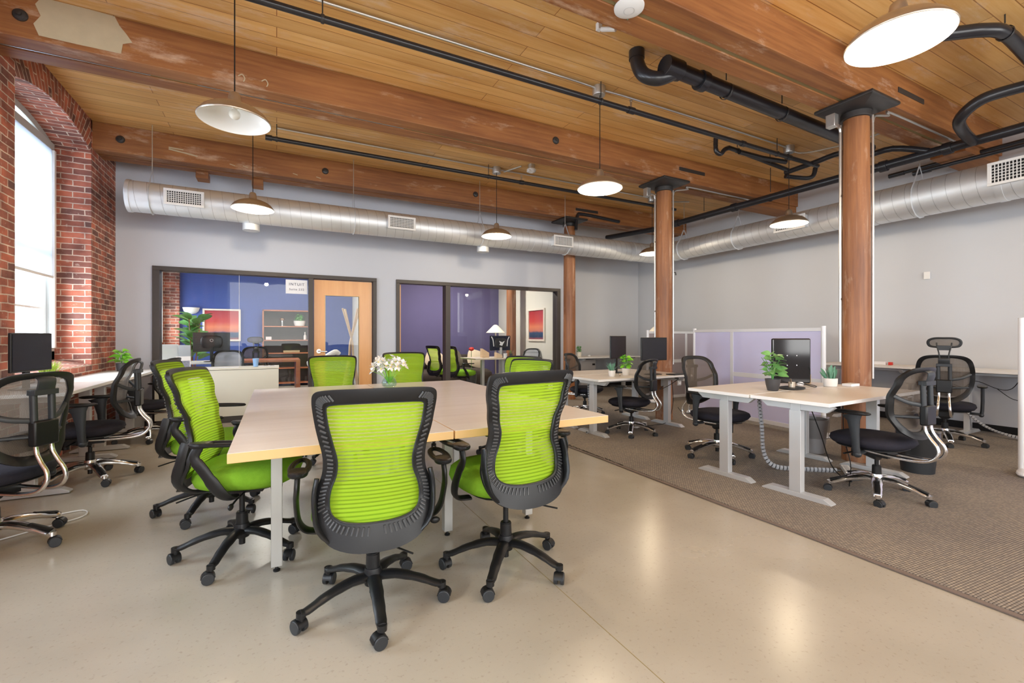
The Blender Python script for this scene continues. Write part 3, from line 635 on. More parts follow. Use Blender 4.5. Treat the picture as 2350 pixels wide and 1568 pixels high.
# ------------------------------------------------------------------ pipes and conduits
def pipe(name, lab, cat, path, r, m_='blackm', fit=(), sm=0, hang=(), n=14, group=None, up=(0, .1, 1)):
    t = thing(name, lab, cat, group=group)
    m = MB(); P = spline(path, sm) if sm else path
    m.sweep(P, r, None, n, up=up); m.build('pipe_run', m_, t)
    for (p, q) in fit:
        m = MB(); m.cyl(p, q, r*1.28, n=n); m.build('coupling', m_, t, .002)
    for (x, y, z) in hang:
        m = MB(); m.cyl((x, y, z+r*1.6), (x, y, CZ), .005, n=6); m.sweep([(x+.0, y+(r+.003)*1.03*math.cos(a), z+(r+.003)*1.03*math.sin(a)) for a in [2*PI*k/14 for k in range(14)]], .003, .012, 6, up=(1, 0, 0), closed=True)
        m.build('pipe_hanger', 'iron', t)
    return t
y, z = 3.62, 3.54
sp1 = pipe('sprinkler_pipe', 'long black sprinkler pipe above the nearer row of lamps', 'sprinkler pipe', [(WX+.3, y, z), (6.6, y, z)], .027, fit=[((3.22, y, z), (3.30, y, z)), ((5.0, y, z), (5.06, y, z)), ((5.9, y, z), (5.98, y, z))], hang=[(2.87, y, z), (.3, y, z), (5.7, y, z)], group='sprinkler pipes')
y, z = 6.13, 3.56
sp2 = pipe('sprinkler_pipe', 'black sprinkler pipe along the farther row of lamps', 'sprinkler pipe', [(-.09, y, z), (6.6, y, z)], .026, fit=[((-.12, y, z), (-.05, y, z)), ((3.30, y, z), (3.37, y, z))], hang=[(2.78, y, z), (.0, y, z), (6.05, y, z)], group='sprinkler pipes')
def heads(t, x, y, z):
    m = MB(); m.cyl((x, y, z), (x, y, z+.06), .010, n=10); m.cyl((x, y, z+.075), (x, y, z+.079), .018, n=12); m.sweep([(x-.010, y, z+.055), (x-.012, y, z+.065), (x, y, z+.076), (x+.012, y, z+.065), (x+.010, y, z+.055)], .0025, None, 6, up=(0, 1, 0)); m.build('sprinkler_head', 'brushed', t)
heads(sp1, 3.26, 3.62, 3.567); heads(sp2, 3.335, 6.13, 3.586)
def emt(lab, path, sm=3): 
    t = pipe('conduit', lab, 'conduit', path, .011, 'zinc', sm=sm, n=10, group='ceiling conduits')
emt('thin silver conduit above the nearer sprinkler pipe', [(WX+.3, 3.70, 3.722), (2.6, 3.70, 3.722), (2.85, 3.71, 3.70)])
emt('silver conduit running right from the middle ceiling box', [(2.98, 3.71, 3.70), (3.2, 3.70, 3.722), (5.8, 3.70, 3.722), (6.02, 3.70, 3.69)])
emt('thin silver conduit above the farther sprinkler pipe', [(-.0, 6.20, 3.722), (2.7, 6.20, 3.722), (2.88, 6.20, 3.70)])
emt('silver conduit running right from the farther ceiling box', [(3.0, 6.20, 3.70), (3.2, 6.20, 3.722), (5.8, 6.20, 3.722), (6.0, 6.20, 3.70)])
emt('curved silver conduit by the farthest lamp', [(6.1, 6.20, 3.70), (6.3, 6.1, 3.66), (6.7, 5.9, 3.66)])
emt('curved silver conduit leaving the ceiling box behind the nearest column', [(6.14, 3.70, 3.69), (6.3, 3.6, 3.66), (6.5, 3.1, 3.66), (6.5, 2.6, 3.68)])
pipe('drain_pipe', 'thick black drain pipe under the deck, upper middle', 'pipe', [(2.98, 2.87, 3.53), (6.3, 2.87, 3.44)], .066, fit=[((3.38, 2.87, 3.512), (3.46, 2.87, 3.51)), ((2.96, 2.87, 3.53), (3.14, 2.87, 3.526))], hang=[(3.75, 2.87, 3.50), (4.6, 2.87, 3.48)], group='black drain pipes')
m = MB(); m.sweep(spline([(2.84, 3.08, 3.76), (2.84, 3.07, 3.62), (2.87, 3.02, 3.50), (2.96, 2.94, 3.45), (3.08, 2.88, 3.50)], 6), .060, None, 18, up=(0, 1, 0)); m.cyl((2.84, 3.08, 3.66), (2.84, 3.08, 3.735), .068, n=18)
tag(m.build('pipe_trap', 'blackm'), 'black U-shaped trap at the end of the thick drain pipe', 'pipe trap')
pipe('drain_pipe', 'main black pipe running towards the camera below the beams at right', 'pipe', [(6.3, 7.75, 3.32), (6.45, 7.2, 3.31), (6.6, 6.6, 3.30), (6.62, -2.5, 3.27)], .052, fit=[((6.6, 6.15, 3.30), (6.6, 6.05, 3.30)), ((6.61, 4.95, 3.295), (6.61, 4.87, 3.295)), ((6.61, 2.9, 3.285), (6.61, 2.82, 3.285)), ((6.61, 2.3, 3.284), (6.61, 2.22, 3.284))], hang=[(6.61, 5.5, 3.295), (6.61, 4.3, 3.29)], group='black drain pipes')
pipe('drain_pipe', 'black branch pipe crossing behind the nearest column', 'pipe', [(5.35, 3.9, 3.60), (5.75, 3.86, 3.58), (6.1, 3.75, 3.55)], .03, group='black drain pipes', sm=0)
pipe('drain_pipe', 'slim black pipe with a U trap left of the nearest column', 'pipe', [(5.0, 3.98, 3.74), (5.0, 3.98, 3.60), (5.03, 3.97, 3.55), (5.08, 3.96, 3.55), (5.12, 3.95, 3.60), (5.18, 3.94, 3.63), (5.3, 3.93, 3.63), (6.44, 3.95, 3.57)], .028, sm=3, hang=[(5.35, 3.93, 3.63), (6.0, 3.91, 3.605)], group='black drain pipes')
pipe('drain_pipe', 'black pipe bending forward over the nearer lamps at right', 'pipe', [(6.49, 4.0, 3.55), (6.46, 3.6, 3.55), (6.43, 3.24, 3.55), (6.48, 3.02, 3.44), (6.5, 2.72, 3.43), (6.6, 2.42, 3.31)], .034, sm=4, group='black drain pipes')
pipe('drain_pipe', 'short black stub pipe with an upturned elbow right of the U trap', 'pipe', [(6.49, 4.0, 3.50), (6.66, 3.94, 3.49), (6.80, 3.86, 3.48), (6.86, 3.82, 3.52), (6.87, 3.8, 3.62)], .030, sm=4, group='black drain pipes')
pipe('drain_pipe', 'upper of two slim black pipes beside the right duct', 'pipe', [(7.35, 3.1, 3.36), (7.35, -2, 3.40)], .024, fit=[((7.35, 3.12, 3.36), (7.35, 2.95, 3.36))], group='slim pipes by the right duct')
pipe('drain_pipe', 'lower of two slim black pipes beside the right duct', 'pipe', [(7.20, 2.78, 3.27), (7.20, -2, 3.31)], .024, fit=[((7.20, 2.8, 3.27), (7.20, 2.62, 3.27))], group='slim pipes by the right duct')
pipe('drain_pipe', 'black pipe looping near the ceiling at the upper right edge', 'pipe', [(6.3, .6, 3.46), (6.1, 1.2, 3.45), (5.92, 1.6, 3.44), (5.84, 1.78, 3.40), (5.9, 1.93, 3.31), (6.2, 2.0, 3.28), (6.6, 2.05, 3.28)], .05, sm=5, hang=[(6.02, 1.4, 3.45)], group='black drain pipes')
pipe('drain_pipe', 'black pipe bending under the deck behind the nearest lamp', 'pipe', [(4.3, 2.0, 3.62), (4.78, 1.6, 3.61), (4.92, 1.47, 3.60), (5.1, 1.40, 3.59), (5.6, 1.40, 3.55), (6.3, 1.40, 3.45)], .05, sm=4, hang=[(5.1, 1.40, 3.59)], group='black drain pipes')
pipe('drain_pipe', 'black pipe dropping through the rear beam above the corner duct', 'pipe', [(4.95, 6.98, 3.18), (5.0, 7.0, 3.45), (5.15, 7.0, 3.5), (6.0, 7.0, 3.46)], .03, sm=4, group='black drain pipes')
# ceiling boxes
for x, y_, lab in ((2.915, 3.71, 'round galvanised ceiling box above the middle lamp'), (6.08, 3.70, 'square galvanised ceiling box left of the nearest column'), (2.94, 6.19, 'round galvanised ceiling box with conduit stub, farther row'), (6.06, 6.19, 'round galvanised ceiling box beside the middle column'), (-.265, 3.70, 'round galvanised ceiling box above the unlit lamp'), (-.25, 6.19, 'round galvanised ceiling box above the small left lamp'), (2.8, 1.15, 'round galvanised ceiling box above the nearest lamp')):
    m = MB(); m.lathe([(0, 0), (.062, 0), (.066, .01), (.066, .09), (0, .09)], n=20); o = m.build('ceiling_box', 'zinc', loc=(x, y_, CZ-.09)); tag(o, lab, 'ceiling box', 'galvanised ceiling boxes')

# ------------------------------------------------------------------ pendant lamps
RIM = 2.70
def pendant(lab, x, y, lit=True, src=None, power=34):
    t = thing('pendant_lamp', lab, 'pendant lamp', (x, y, RIM), group='dome pendant lamps')
    out = [(.222, -.004), (.226, 0), (.226, .006), (.218, .018), (.195, .048), (.160, .075), (.115, .096), (.070, .108), (.048, .113), (.043, .120), (.040, .155), (.034, .185), (.024, .195), (0, .197)]
    inn = [(0, .100), (.045, .100), (.068, .098), (.112, .087), (.155, .067), (.190, .041), (.213, .012), (.219, .002), (.222, -.004)]
    m = MB(); m.lathe(out, n=48); m.build('shade', 'brushed', t, smooth=50)
    m = MB(); m.lathe(inn, n=48); m.build('white_lining', 'enamel', t, smooth=50)
    m = MB(); m.ball((0, 0, .045), .036, n=16, m=10); m.lathe([(.016, .07), (.02, .10)], n=14); m.build('bulb', 'bulb' if lit else 'bulb_off', t)
    m = MB(); m.cyl((0, 0, .195), (0, 0, CZ-RIM-.08), .0042, n=8); m.build('cable', 'black', t)
    if lit:
        l = bpy.data.lights.new('lamp_light', 'POINT'); l.energy = power; l.color = (1, .80, .56); l.shadow_soft_size = .05
        o = bpy.data.objects.new('lamp_light', l); COL.objects.link(o); o.parent = t; o.location = (0, 0, -.012)
    return t
pendant('unlit dome pendant lamp with white inside, left near the windows', -.26, 3.70, False)
pendant('lit dome pendant lamp in the middle, bright disc below the middle beam', 2.92, 3.70)
pendant('lit dome pendant lamp hanging before the right duct grille', 6.08, 3.70)
pendant('small lit dome pendant lamp in front of the back duct, at left', -.25, 6.17)
pendant('lit dome pendant lamp before the back duct, second from left in its row', 2.93, 6.17)
pendant('farthest lit dome pendant lamp, partly hidden by the middle column', 6.06, 6.17)
pendant('nearest lit dome pendant lamp, large white disc at upper right', 2.80, 1.15)
pendant('dome pendant lamp behind the camera on the left', -.26, 1.15)
pendant('dome pendant lamp near the right wall behind the camera', 6.08, .6)

# ceiling devices
t = thing('access_point', 'white round wireless access point on the beam underside, top of picture', 'access point', (2.10, 2.35, BZ-.028))
m = MB(); m.lathe([(0, .0), (.035, 0), (.075, .005), (.098, .016), (.100, .028), (0, .028)], n=36); m.build('housing', 'whitep', t)
m = MB(); m.lathe([(.034, -.001), (.036, -.001), (.036, .002), (.034, .002)], n=36); m.build('logo_ring', 'silver', t)
t = thing('security_sensor', 'small white sensor on a green wire left of the access point', 'sensor', (2.36, 2.95, 3.68))
m = MB(); m.sweep([(.03, -.12, -.04), (-.03, -.02, 0)], .022, .018, 12); m.build('body', 'whitep', t)
m = MB(); m.box(-.06, -.02, -.02, .02, -.0, .06); m.build('bracket', 'whitep', t, .004)
m = MB(); m.sweep([(.03, -.12, -.04), (-.05, -.30, -.12), (-.20, -.52, -.285)], .003, None, 6); m.build('wire', 'leafb', t)
t = thing('smoke_detector', 'white smoke detector on a galvanised box under the deck', 'smoke detector', (3.35, 5.85, 3.63))
m = MB(); m.cyl((0, 0, .04), (0, 0, .11), .05, n=20); m.build('mounting_box', 'zinc', t)
m = MB(); m.lathe([(0, -.012), (.03, -.010), (.058, .005), (.068, .022), (.068, .04), (0, .04)], n=28); m.build('housing', 'whitep', t)
m = MB(); m.box(-.075, -.02, -.05, .02, -.01, .02); m.build('strobe', 'whitep', t, .01)
m = MB(); m.sweep([(3.02, 6.1, 3.66), (3.18, 5.85, 3.69)], .011, None, 10); tag(m.build('conduit_stub', 'zinc'), 'short angled conduit stub at the farther middle ceiling box', 'conduit')
m = MB(); m.box(7.88, 7.895, 2.88, 2.95, 1.98, 2.08); tag(m.build('wall_plate', 'whitep', bevel=.003), 'small blank plate high on the right wall', 'wall plate')
t = thing('wall_sign', 'long white sign fixed on the back wall above the duct', 'sign', (1.05, 7.88, 3.16)); m = MB(); m.box(0, .34, -.01, .01, 0, .07); m.build('sign_board', 'whitep', t, .003)

def text(parent, s, loc, size, m_='ink', rot=(R(90), 0, 0), name='lettering', sx=1):
    c = bpy.data.curves.new(name, 'FONT'); c.body = s; c.size = size; c.align_x = 'CENTER'; c.extrude = .0006; c.space_character = 1.25
    o = bpy.data.objects.new(name, c); COL.objects.link(o)
    me = bpy.data.meshes.new_from_object(o); bpy.data.objects.remove(o)
    o = bpy.data.objects.new(name, me); me.materials.append(M[m_]); COL.objects.link(o); o.parent = parent; o.location = loc; o.rotation_euler = rot; o.scale = (sx, 1, 1)
    return o
t = thing('paper_sign', 'white paper suite sign taped on the office glass beside the door', 'sign', (.28, BY+.045, 1.98))
B(-.155, .155, -.002, 0, -.11, .11).build('sheet', 'paper', t, smooth=0)
text(t, 'INTUIT', (0, -.004, .02), .058); text(t, 'Suite 232', (0, -.004, -.055), .045)

# ------------------------------------------------------------------ meeting tables
def meeting_table(lab, x0, x1):
    t = thing('meeting_table', lab, 'table', (x0, 2.09, 0), group=None)
    w = x1-x0
    B(.003, w-.003, 0, 2.41, .739, .741).build('laminate_top', 'maple', t, smooth=0)
    m = MB(); m.box(.002, w-.002, 0, 2.41, .70, .739); m.build('table_edge', 'maple_edge', t, .002, smooth=0)
    for x in ((.175, .715) if x0 < 0 else (.147, .70)):
        for y in (.53, 1.88):
            m = MB(); m.box(x-.026, x+.026, y-.026, y+.026, .03, .70); l = m.build('leg', 'steel', t, .003, smooth=0)
            m = MB(); m.lathe([(0, 0), (.016, 0), (.017, .008), (.008, .012), (.007, .032)], (x, y, 0), 14); m.build('levelling_foot', 'black', l)
    m = MB()
    for y in (.53, 1.88): m.box(.12, w-.12, y-.02, y+.02, .66, .70)
    for x in (.15, w-.15): m.box(x-.015, x+.015, .5, 1.9, .66, .70)
    m.build('under_frame', 'steel', t, smooth=0)
meeting_table('long pale maple meeting table nearer the brick wall', -.175, .765)
meeting_table('long pale maple meeting table nearer the carpet', .768, 1.713)

# ------------------------------------------------------------------ chairs
def mirror(right): return right + [(-x, z) for x, z in reversed(right[1:-1])]
def curve2(pts, n):    # smooth open curve of (x,z)
    return [(p.x, p.y) for p in spline([(a, b, 0) for a, b in pts], n)]
def lerp_table(tab, z):
    for (z0, v0), (z1, v1) in zip(tab, tab[1:]):
        if z0 <= z <= z1:
            t = (z-z0)/(z1-z0); t = t*t*(3-2*t); return v0+(v1-v0)*t
    return tab[0][1] if z < tab[0][0] else tab[-1][1]
def band(m, outer, inner, yf, th):
    n = len(outer); r = [[], [], [], [], [], []]
    for (ox, oz), (ix, iz) in zip(outer, inner):
        mx, mz = (ox+ix)/2, (oz+iz)/2
        r[0].append((ox, yf(ox, oz)+th*.25, oz)); r[1].append((mx, yf(mx, mz)+th*.55, mz)); r[2].append((ix, yf(ix, iz)+th*.25, iz))
        r[3].append((ix, yf(ix, iz)-th*.4, iz)); r[4].append((mx, yf(mx, mz)-th*.6, mz)); r[5].append((ox, yf(ox, oz)-th*.4, oz))
    m.loft(r, cap=False, closed=True)
def fill(m, inner, yf, cols=14, grow=.006):
    """sheet spanning the closed outline (symmetric in x)"""
    half = inner[:len(inner)//2+1]; zs = []
    for i, (x, z) in enumerate(half):
        if not zs or z < zs[-1][1]-1e-4: zs.append((x+grow, z))
    rows = [[(-x+2*x*k/cols, yf(-x+2*x*k/cols, z), z) for k in range(cols+1)] for x, z in zs]
    vs = [p for r in rows for p in r]; c = cols+1
    m.add(vs, [(i*c+k, i*c+k+1, (i+1)*c+k+1, (i+1)*c+k) for i in range(len(rows)-1) for k in range(cols)])
def caster(t, x, y, ang, hood='black', wheel='dark'):
    m = MB(); ca, sa = math.cos(ang), math.sin(ang)
    def P(a, b, z): return (x+a*ca-b*sa, y+a*sa+b*ca, z)
    for s in (-1, 1):
        m.cyl(P(.012, s*.007, .028), P(.012, s*.025, .028), .0275, n=20)
    c = m.build('caster', wheel, t, .003)
    m = MB(); rings = []
    for k in range(8):
        a = R(8+k*24); rings.append([P(.012+.031*math.cos(a), b, .028+.031*math.sin(a)) for b in (-.020, .020)]+[P(.012+.020*math.cos(a), b, .028+.020*math.sin(a)) for b in (.020, -.020)])
    m.loft(rings); m.cyl(P(0, 0, .05), P(0, 0, .078), .010, n=10); m.build('caster_hood', hood, c)

def star_base(t, a0, m_, hubz=.13, r=.305, w=(.030, .026, .022, .020), chrome=False):
    m = MB(); m.lathe([(.0, hubz-.035), (.036, hubz-.035), (.042, hubz-.01), (.040, hubz+.02), (.034, hubz+.04), (0, hubz+.04)], n=24)
    for k in range(5):
        a = a0+2*PI*k/5; c, s = math.cos(a), math.sin(a)
        P = spline([(.02*c, .02*s, hubz), (.10*c, .10*s, hubz+.004), (.20*c, .20*s, hubz-.018), (.28*c, .28*s, hubz-.048), ((r+.004)*c, (r+.004)*s, .082)], 4)
        q = 1.3 if chrome else 1.08; m.sweep(P, [w_*q for w_ in (.028, .026, .023, .021, .019, .018)], [w_*q for w_ in (.018, .017, .015, .013, .012, .010)], 12)
        m.cyl((r*c, r*s, .064), (r*c, r*s, .088), .019, n=14)
    m.build('star_base', m_, t)
    if chrome:
        for k in range(5):
            a = a0+2*PI*k/5; c, s = math.cos(a), math.sin(a)
            m = MB(); m.sweep([(.19*c, .19*s, hubz+.004), (.25*c, .25*s, hubz-.014), (.302*c, .302*s, .100)], [.017, .019, .017], .006, 8); m.build('foot_pad', 'black', t)
    for k in range(5):
        a = a0+2*PI*k/5; caster(t, r*math.cos(a), r*math.sin(a), a+random.uniform(-1.4, 1.4)*1.0)
    m = MB(); m.cyl((0, 0, .055), (0, 0, hubz), .016, n=14); m.cyl((0, 0, hubz+.03), (0, 0, hubz+.10), .031, .029, 20); m.cyl((0, 0, hubz+.09), (0, 0, .235), .026, n=20); m.cyl((0, 0, .23), (0, 0, .37), .014, n=14)
    m.build('gas_lift', 'black', t)

def make_green(lab, loc, rz):
    t = thing('mesh_chair', lab, 'chair', loc, rz, 'green mesh chairs round the meeting tables')
    star_base(t, 0, 'black')
    prof = [(.36, -.270), (.44, -.245), (.54, -.215), (.64, -.205), (.74, -.222), (.86, -.262), (1.0, -.305)]
    yf = lambda x, z: lerp_table(prof, z)+.85*x*x
    OC = [(0, 1.0), (.10, .999), (.19, .995), (.228, .985), (.238, .955), (.233, .89), (.217, .80), (.201, .72), (.205, .65), (.228, .585), (.236, .52), (.222, .45), (.175, .392), (.09, .362), (0, .356)]
    IC = [(0, .944), (.08, .943), (.15, .940), (.180, .934), (.187, .915), (.181, .86), (.164, .78), (.148, .71), (.151, .65), (.170, .595), (.177, .545), (.168, .50), (.130, .474), (.065, .463), (0, .461)]
    O = mirror(curve2(OC, 4)); I = mirror(curve2(IC, 4))
    m = MB(); band(m, O, I, yf, .024); m.cur = 1
    # moulded ribs on the rear of the frame
    n = len(O)
    for i in range(8, n//2-1):
        for s in (1, -1):
            for f in (0,):
                j = i+1; ox, oz = O[i][0]+(O[j][0]-O[i][0])*f, O[i][1]+(O[j][1]-O[i][1])*f; ix, iz = I[i][0]+(I[j][0]-I[i][0])*f, I[i][1]+(I[j][1]-I[i][1])*f
                k0, k1 = (.26, .68) if oz > .5 else (.10, .42)
                P = [(s*(ix+(ox-ix)*q), yf(ix+(ox-ix)*q, iz+(oz-iz)*q)-.0150, iz+(oz-iz)*q) for q in (k0, (k0+k1)/2, k1)]
                m.sweep(P, .0045, .0042, 6, up=(0, 1, 0))
    for i in range(1, 9):
        for s in (1, -1):
            ox, oz = O[i]; ix, iz = I[i]; m.sweep([(s*(ix+(ox-ix)*q), yf(ix+(ox-ix)*q, iz)-.0150, iz+(oz-iz)*q) for q in (.3, .7)], .002, .0015, 5, up=(0, 1, 0))
    m.build('back_frame', ['black', 'rib'], t, smooth=50)
    K = [(ix+(ox-ix)*.70, iz+(oz-iz)*(.70 if oz > .6 else .35)) for (ox, oz), (ix, iz) in zip(O, I)]
    m = MB(); fill(m, K, lambda x, z: yf(x, z)+.0165, grow=0); m.build('back_mesh', 'greenmesh', t, smooth=60)
    m = MB(); inner = [(x*.995, z) for x, z in I]
    m.sweep([(x, yf(x, z)-.006, z) for x, z in I], .0035, .006, 6, up=(0, 1, 0), closed=True); m.build('mesh_piping', 'dark', t)
    # seat
    m = MB(); m.pad((0, .045, .378), .51, .51, .118, 3.0, 36, ((0, .80), (.18, .95), (.45, 1), (.75, .97), (.93, .86), (1, .62), (1.02, .3)))
    m.build('seat', 'green', t, smooth=60)
    m = MB(); m.pad((0, .03, .365), .42, .42, .03, 3.0, 28); m.box(-.07, .07, -.10, .12, .325, .37); m.cyl((.0, .15, .335), (.0, .20, .335), .028, n=16); m.build('seat_shell', 'black', t)
    # yoke that carries the back
    m = MB()
    for s in (-1, 1):
        P = spline([(s*.05, -.12, .345), (s*.14, -.20, .375), (s*.215, -.225, .45), (s*.232, -.20, .56), (s*.222, -.185, .64)], 4)
        m.sweep(P, .010, [.022, .026, .024, .018], 10, up=(0, 1, 0))
    m.build('back_yoke', 'black', t)
    for s in (-1, 1):
        a = MB()
        P = spline([(s*.20, .02, .352), (s*.268, .015, .365), (s*.300, -.02, .42), (s*.305, -.08, .52), (s*.300, -.118, .58), (s*.298, -.10, .632)], 5)
        a.sweep(P, .011, [.030, .030, .026, .022, .020], 12, up=(0, 1, 0)); ar = a.build('armrest', 'black', t)
        a = MB(); L = [(s*(.297+.034*math.sin(q)), .0-.135*math.cos(q), .643+.004*math.cos(q)) for q in [2*PI*k/28 for k in range(28)]]
        a.sweep(L, .013, .010, 8, closed=True)
        a.pad((s*.297, -.09, .630), .078, .10, .026, 2.6, 20); a.build('arm_pad', 'black', ar)
    m = MB(); m.sweep(spline([(.10, .05, .345), (.22, .04, .34), (.27, .035, .33)], 4), .005, None, 8); m.ball((.285, .033, .325), .024, .012, .016); m.build('tilt_lever', 'black', t)
    m = MB(); m.sweep(spline([(.02, -.12, .34), (.08, -.2, .33), (.14, -.26, .32)], 4), .004, None, 8); m.build('tension_lever', 'black', t)
    return t

def make_office(lab, loc, rz, headrest=False, sc=1):
    t = thing('office_chair', lab, 'office chair', loc, rz, 'black mesh office chairs with chrome bases'); t.scale = (sc,)*3
    star_base(t, R(-80), 'chrome', chrome=True)
    prof = [(.48, -.285), (.56, -.245), (.66, -.222), (.78, -.235), (.90, -.275), (1.0, -.31)]
    yf = lambda x, z: lerp_table(prof, z)+.9*x*x
    OC = [(0, 1.0), (.09, .998), (.165, .982), (.212, .94), (.232, .87), (.238, .79), (.234, .71), (.215, .63), (.175, .555), (.11, .505), (.05, .49), (0, .487)]
    IC = [(0, .967), (.083, .965), (.145, .948), (.176, .914), (.192, .858), (.198, .79), (.194, .717), (.177, .65), (.141, .59), (.088, .55), (.038, .538), (0, .536)]
    O = mirror(curve2(OC, 4)); I = mirror(curve2(IC, 4))
    m = MB(); band(m, O, I, yf, .028); m.build('back_frame', 'black', t, smooth=50)
    m = MB(); fill(m, I, yf); m.build('back_mesh', 'blackmesh', t, smooth=60)
    m = MB()
    for s in (-1, 1):
        m.sweep(spline([(s*.205, yf(.205, .80)-.006, .80), (s*.13, yf(.1, .76)-.035, .755), (s*.045, -.305, .735)], 4), .016, .008, 8, up=(0, 1, 0))
        m.sweep([(s*.192, yf(.19, .66)-.004, .655), (s*.045, -.295, .648)], .011, .008, 8, up=(0, 1, 0))
        m.cyl((s*.046, -.315, .60), (s*.046, -.305, .90), .017, n=14)
    m.sweep(spline([(0, yf(0, .975), .975), (0, -.335, .958), (0, -.325, .90)], 4), .009, .05, 8, up=(1, 0, 0))
    m.box(-.062, .062, -.335, -.285, .875, .905)
    m.build('back_brace', 'dark', t, .002)
    m = MB(); m.box(-.064, .064, -.338, -.292, .595, .735); m.build('height_bracket', 'black', t, .010)
    m = MB(); m.pad((0, -.20, .555), .26, .05, .11, 2.4, 24); m.build('lumbar_pad', 'blackfab', t)
    m = MB()
    for s in (-1, 1):
        m.sweep(spline([(s*.04, -.312, .62), (s*.04, -.318, .56), (s*.042, -.345, .51), (s*.045, -.385, .455), (s*.05, -.388, .40), (s*.055, -.34, .352), (s*.06, -.22, .335), (s*.065, .05, .345)], 6), .0115, None, 12, up=(1, 0, 0))
    m.build('chrome_support', 'chrome', t)
    m = MB(); m.pad((0, .03, .385), .51, .50, .085, 2.8, 36); m.build('seat', 'blackfab', t, smooth=60)
    m = MB(); m.pad((0, .03, .368), .43, .42, .03, 3, 28); m.box(-.06, .06, -.10, .14, .31, .375); m.sweep([(0, -.02, .30), (0, .12, .335)], .05, .03, 10); m.cyl((0, .15, .27), (0, .15, .34), .026, n=14); m.build('seat_mechanism', 'black', t, .002)
    for s in (-1, 1):
        a = MB(); P = [(s*.285, -.02, .345), (s*.292, -.015, .40), (s*.295, -.01, .50), (s*.295, 0, .60), (s*.295, .01, .645)]
        a.sweep(P, .016, [.026, .026, .030, .045, .075], 12, up=(0, 1, 0)); a.sweep([(s*.20, -.01, .36), (s*.28, -.02, .36)], .026, .014, 10); a.ball((s*.285, -.02, .352), .022, .03, .024)
        ar = a.build('armrest', 'dark', t)
        a = MB(); a.pad((s*.292, .015, .645), .085, .25, .024, 3, 24); a.build('arm_pad', 'black', ar)
    m = MB(); m.sweep([(-.06, .08, .335), (-.24, .09, .33)], .006, None, 8); m.sweep([(-.17, .09, .331), (-.25, .09, .33)], .010, .006, 8); m.build('tilt_lever', 'black', t)
    if headrest:
        OH = mirror(curve2([(0, 1.19), (.08, 1.188), (.13, 1.165), (.142, 1.125), (.12, 1.085), (.06, 1.073), (0, 1.072)], 5)); IH = mirror(curve2([(0, 1.17), (.07, 1.168), (.108, 1.152), (.116, 1.125), (.1, 1.1), (.05, 1.092), (0, 1.091)], 5))
        g = lambda x, z: -.285+1.6*x*x
        m = MB(); band(m, OH, IH, g, .022); h = m.build('headrest', 'black', t, smooth=50)
        m = MB(); fill(m, IH, g); m.build('headrest_mesh', 'blackmesh', h)
        m = MB()
        for s in (-1, 1): m.sweep(spline([(s*.03, -.33, .93), (s*.04, -.335, 1.02), (s*.055, -.31, 1.09), (s*.06, -.285, 1.13)], 4), .007, None, 8, up=(1, 0, 0))
        m.box(-.055, .055, -.325, -.30, 1.05, 1.10); m.build('headrest_bracket', 'dark', h, .002)
    return t

G = 'green mesh chairs round the meeting tables'
def lift(t, dz):      # seat raised on its gas lift
    for c in t.children:
        if c.name.split('.')[0] not in ('star_base', 'caster', 'foot_pad', 'gas_lift'): c.location.z += dz
    return t
def spin(t, deg):     # swivel of the five-star base under the seat
    for c in t.children:
        if c.name.split('.')[0] in ('star_base', 'caster', 'foot_pad', 'gas_lift'): c.rotation_euler = (0, 0, R(deg))
    return t
def gc(lab, x, y, rz, star=0, up=0, group=G): return lift(spin(dup(g0, lab, (x, y, 0), R(rz), group), star-rz), up)
g0 = make_green('green mesh chair nearest the camera, its back towards us', (.383, 2.096, 0), R(-7)); spin(g0, -87)
gc('green mesh chair at the near table end, right of the nearest one', 1.06, 2.12, 4, 14, .04)
gc('green mesh chair at the near left side, seen from its side by the table leg', -.17, 2.92, -103, 32, .03)
gc('green mesh chair at the far left side of the meeting tables', -.40, 3.75, -99, 36, .04)
gc('green mesh chair at the far table end, in front of the cherry desk', .52, 4.83, 180, 10)
gc('green mesh chair at the far table end, beside the flower vase', 1.27, 4.92, 176, 30, .02)
gc('green mesh chair at the right side of the meeting tables, the nearer', 1.79, 3.43, 112, 5)
gc('green mesh chair at the right side of the meeting tables, the farther', 1.99, 3.97, 110, 50)
OG = 'black mesh office chairs with chrome bases'
o0 = make_office('black mesh office chair at the left picture edge by the brick wall', (-1.42, 3.62, 0), R(58))
dup(o0, 'black mesh office chair under the white desk left of the green chairs', (-1.38, 4.98, 0), R(93), OG, 1.01)
dup(o0, 'black mesh office chair at the farthest left desk by the waste bin', (-1.33, 6.62, 0), R(75), OG, .95)
dup(o0, 'black mesh office chair in the right foreground on the carpet', (4.01, 1.78, 0), R(-3), OG, .985)
dup(o0, 'black mesh office chair facing right behind the white desk pair', (3.90, 3.09, 0), R(180), OG, .995)
dup(o0, 'black mesh office chair in front of the two black monitors', (3.86, 4.28, 0), R(18), OG, .93)
dup(o0, 'black mesh office chair left of the far desks, beside the far column', (4.15, 5.62, 0), R(-150), OG, .94)
make_office('black mesh office chair with headrest at the right wall desk', (6.65, 2.30, 0), R(-72), True)

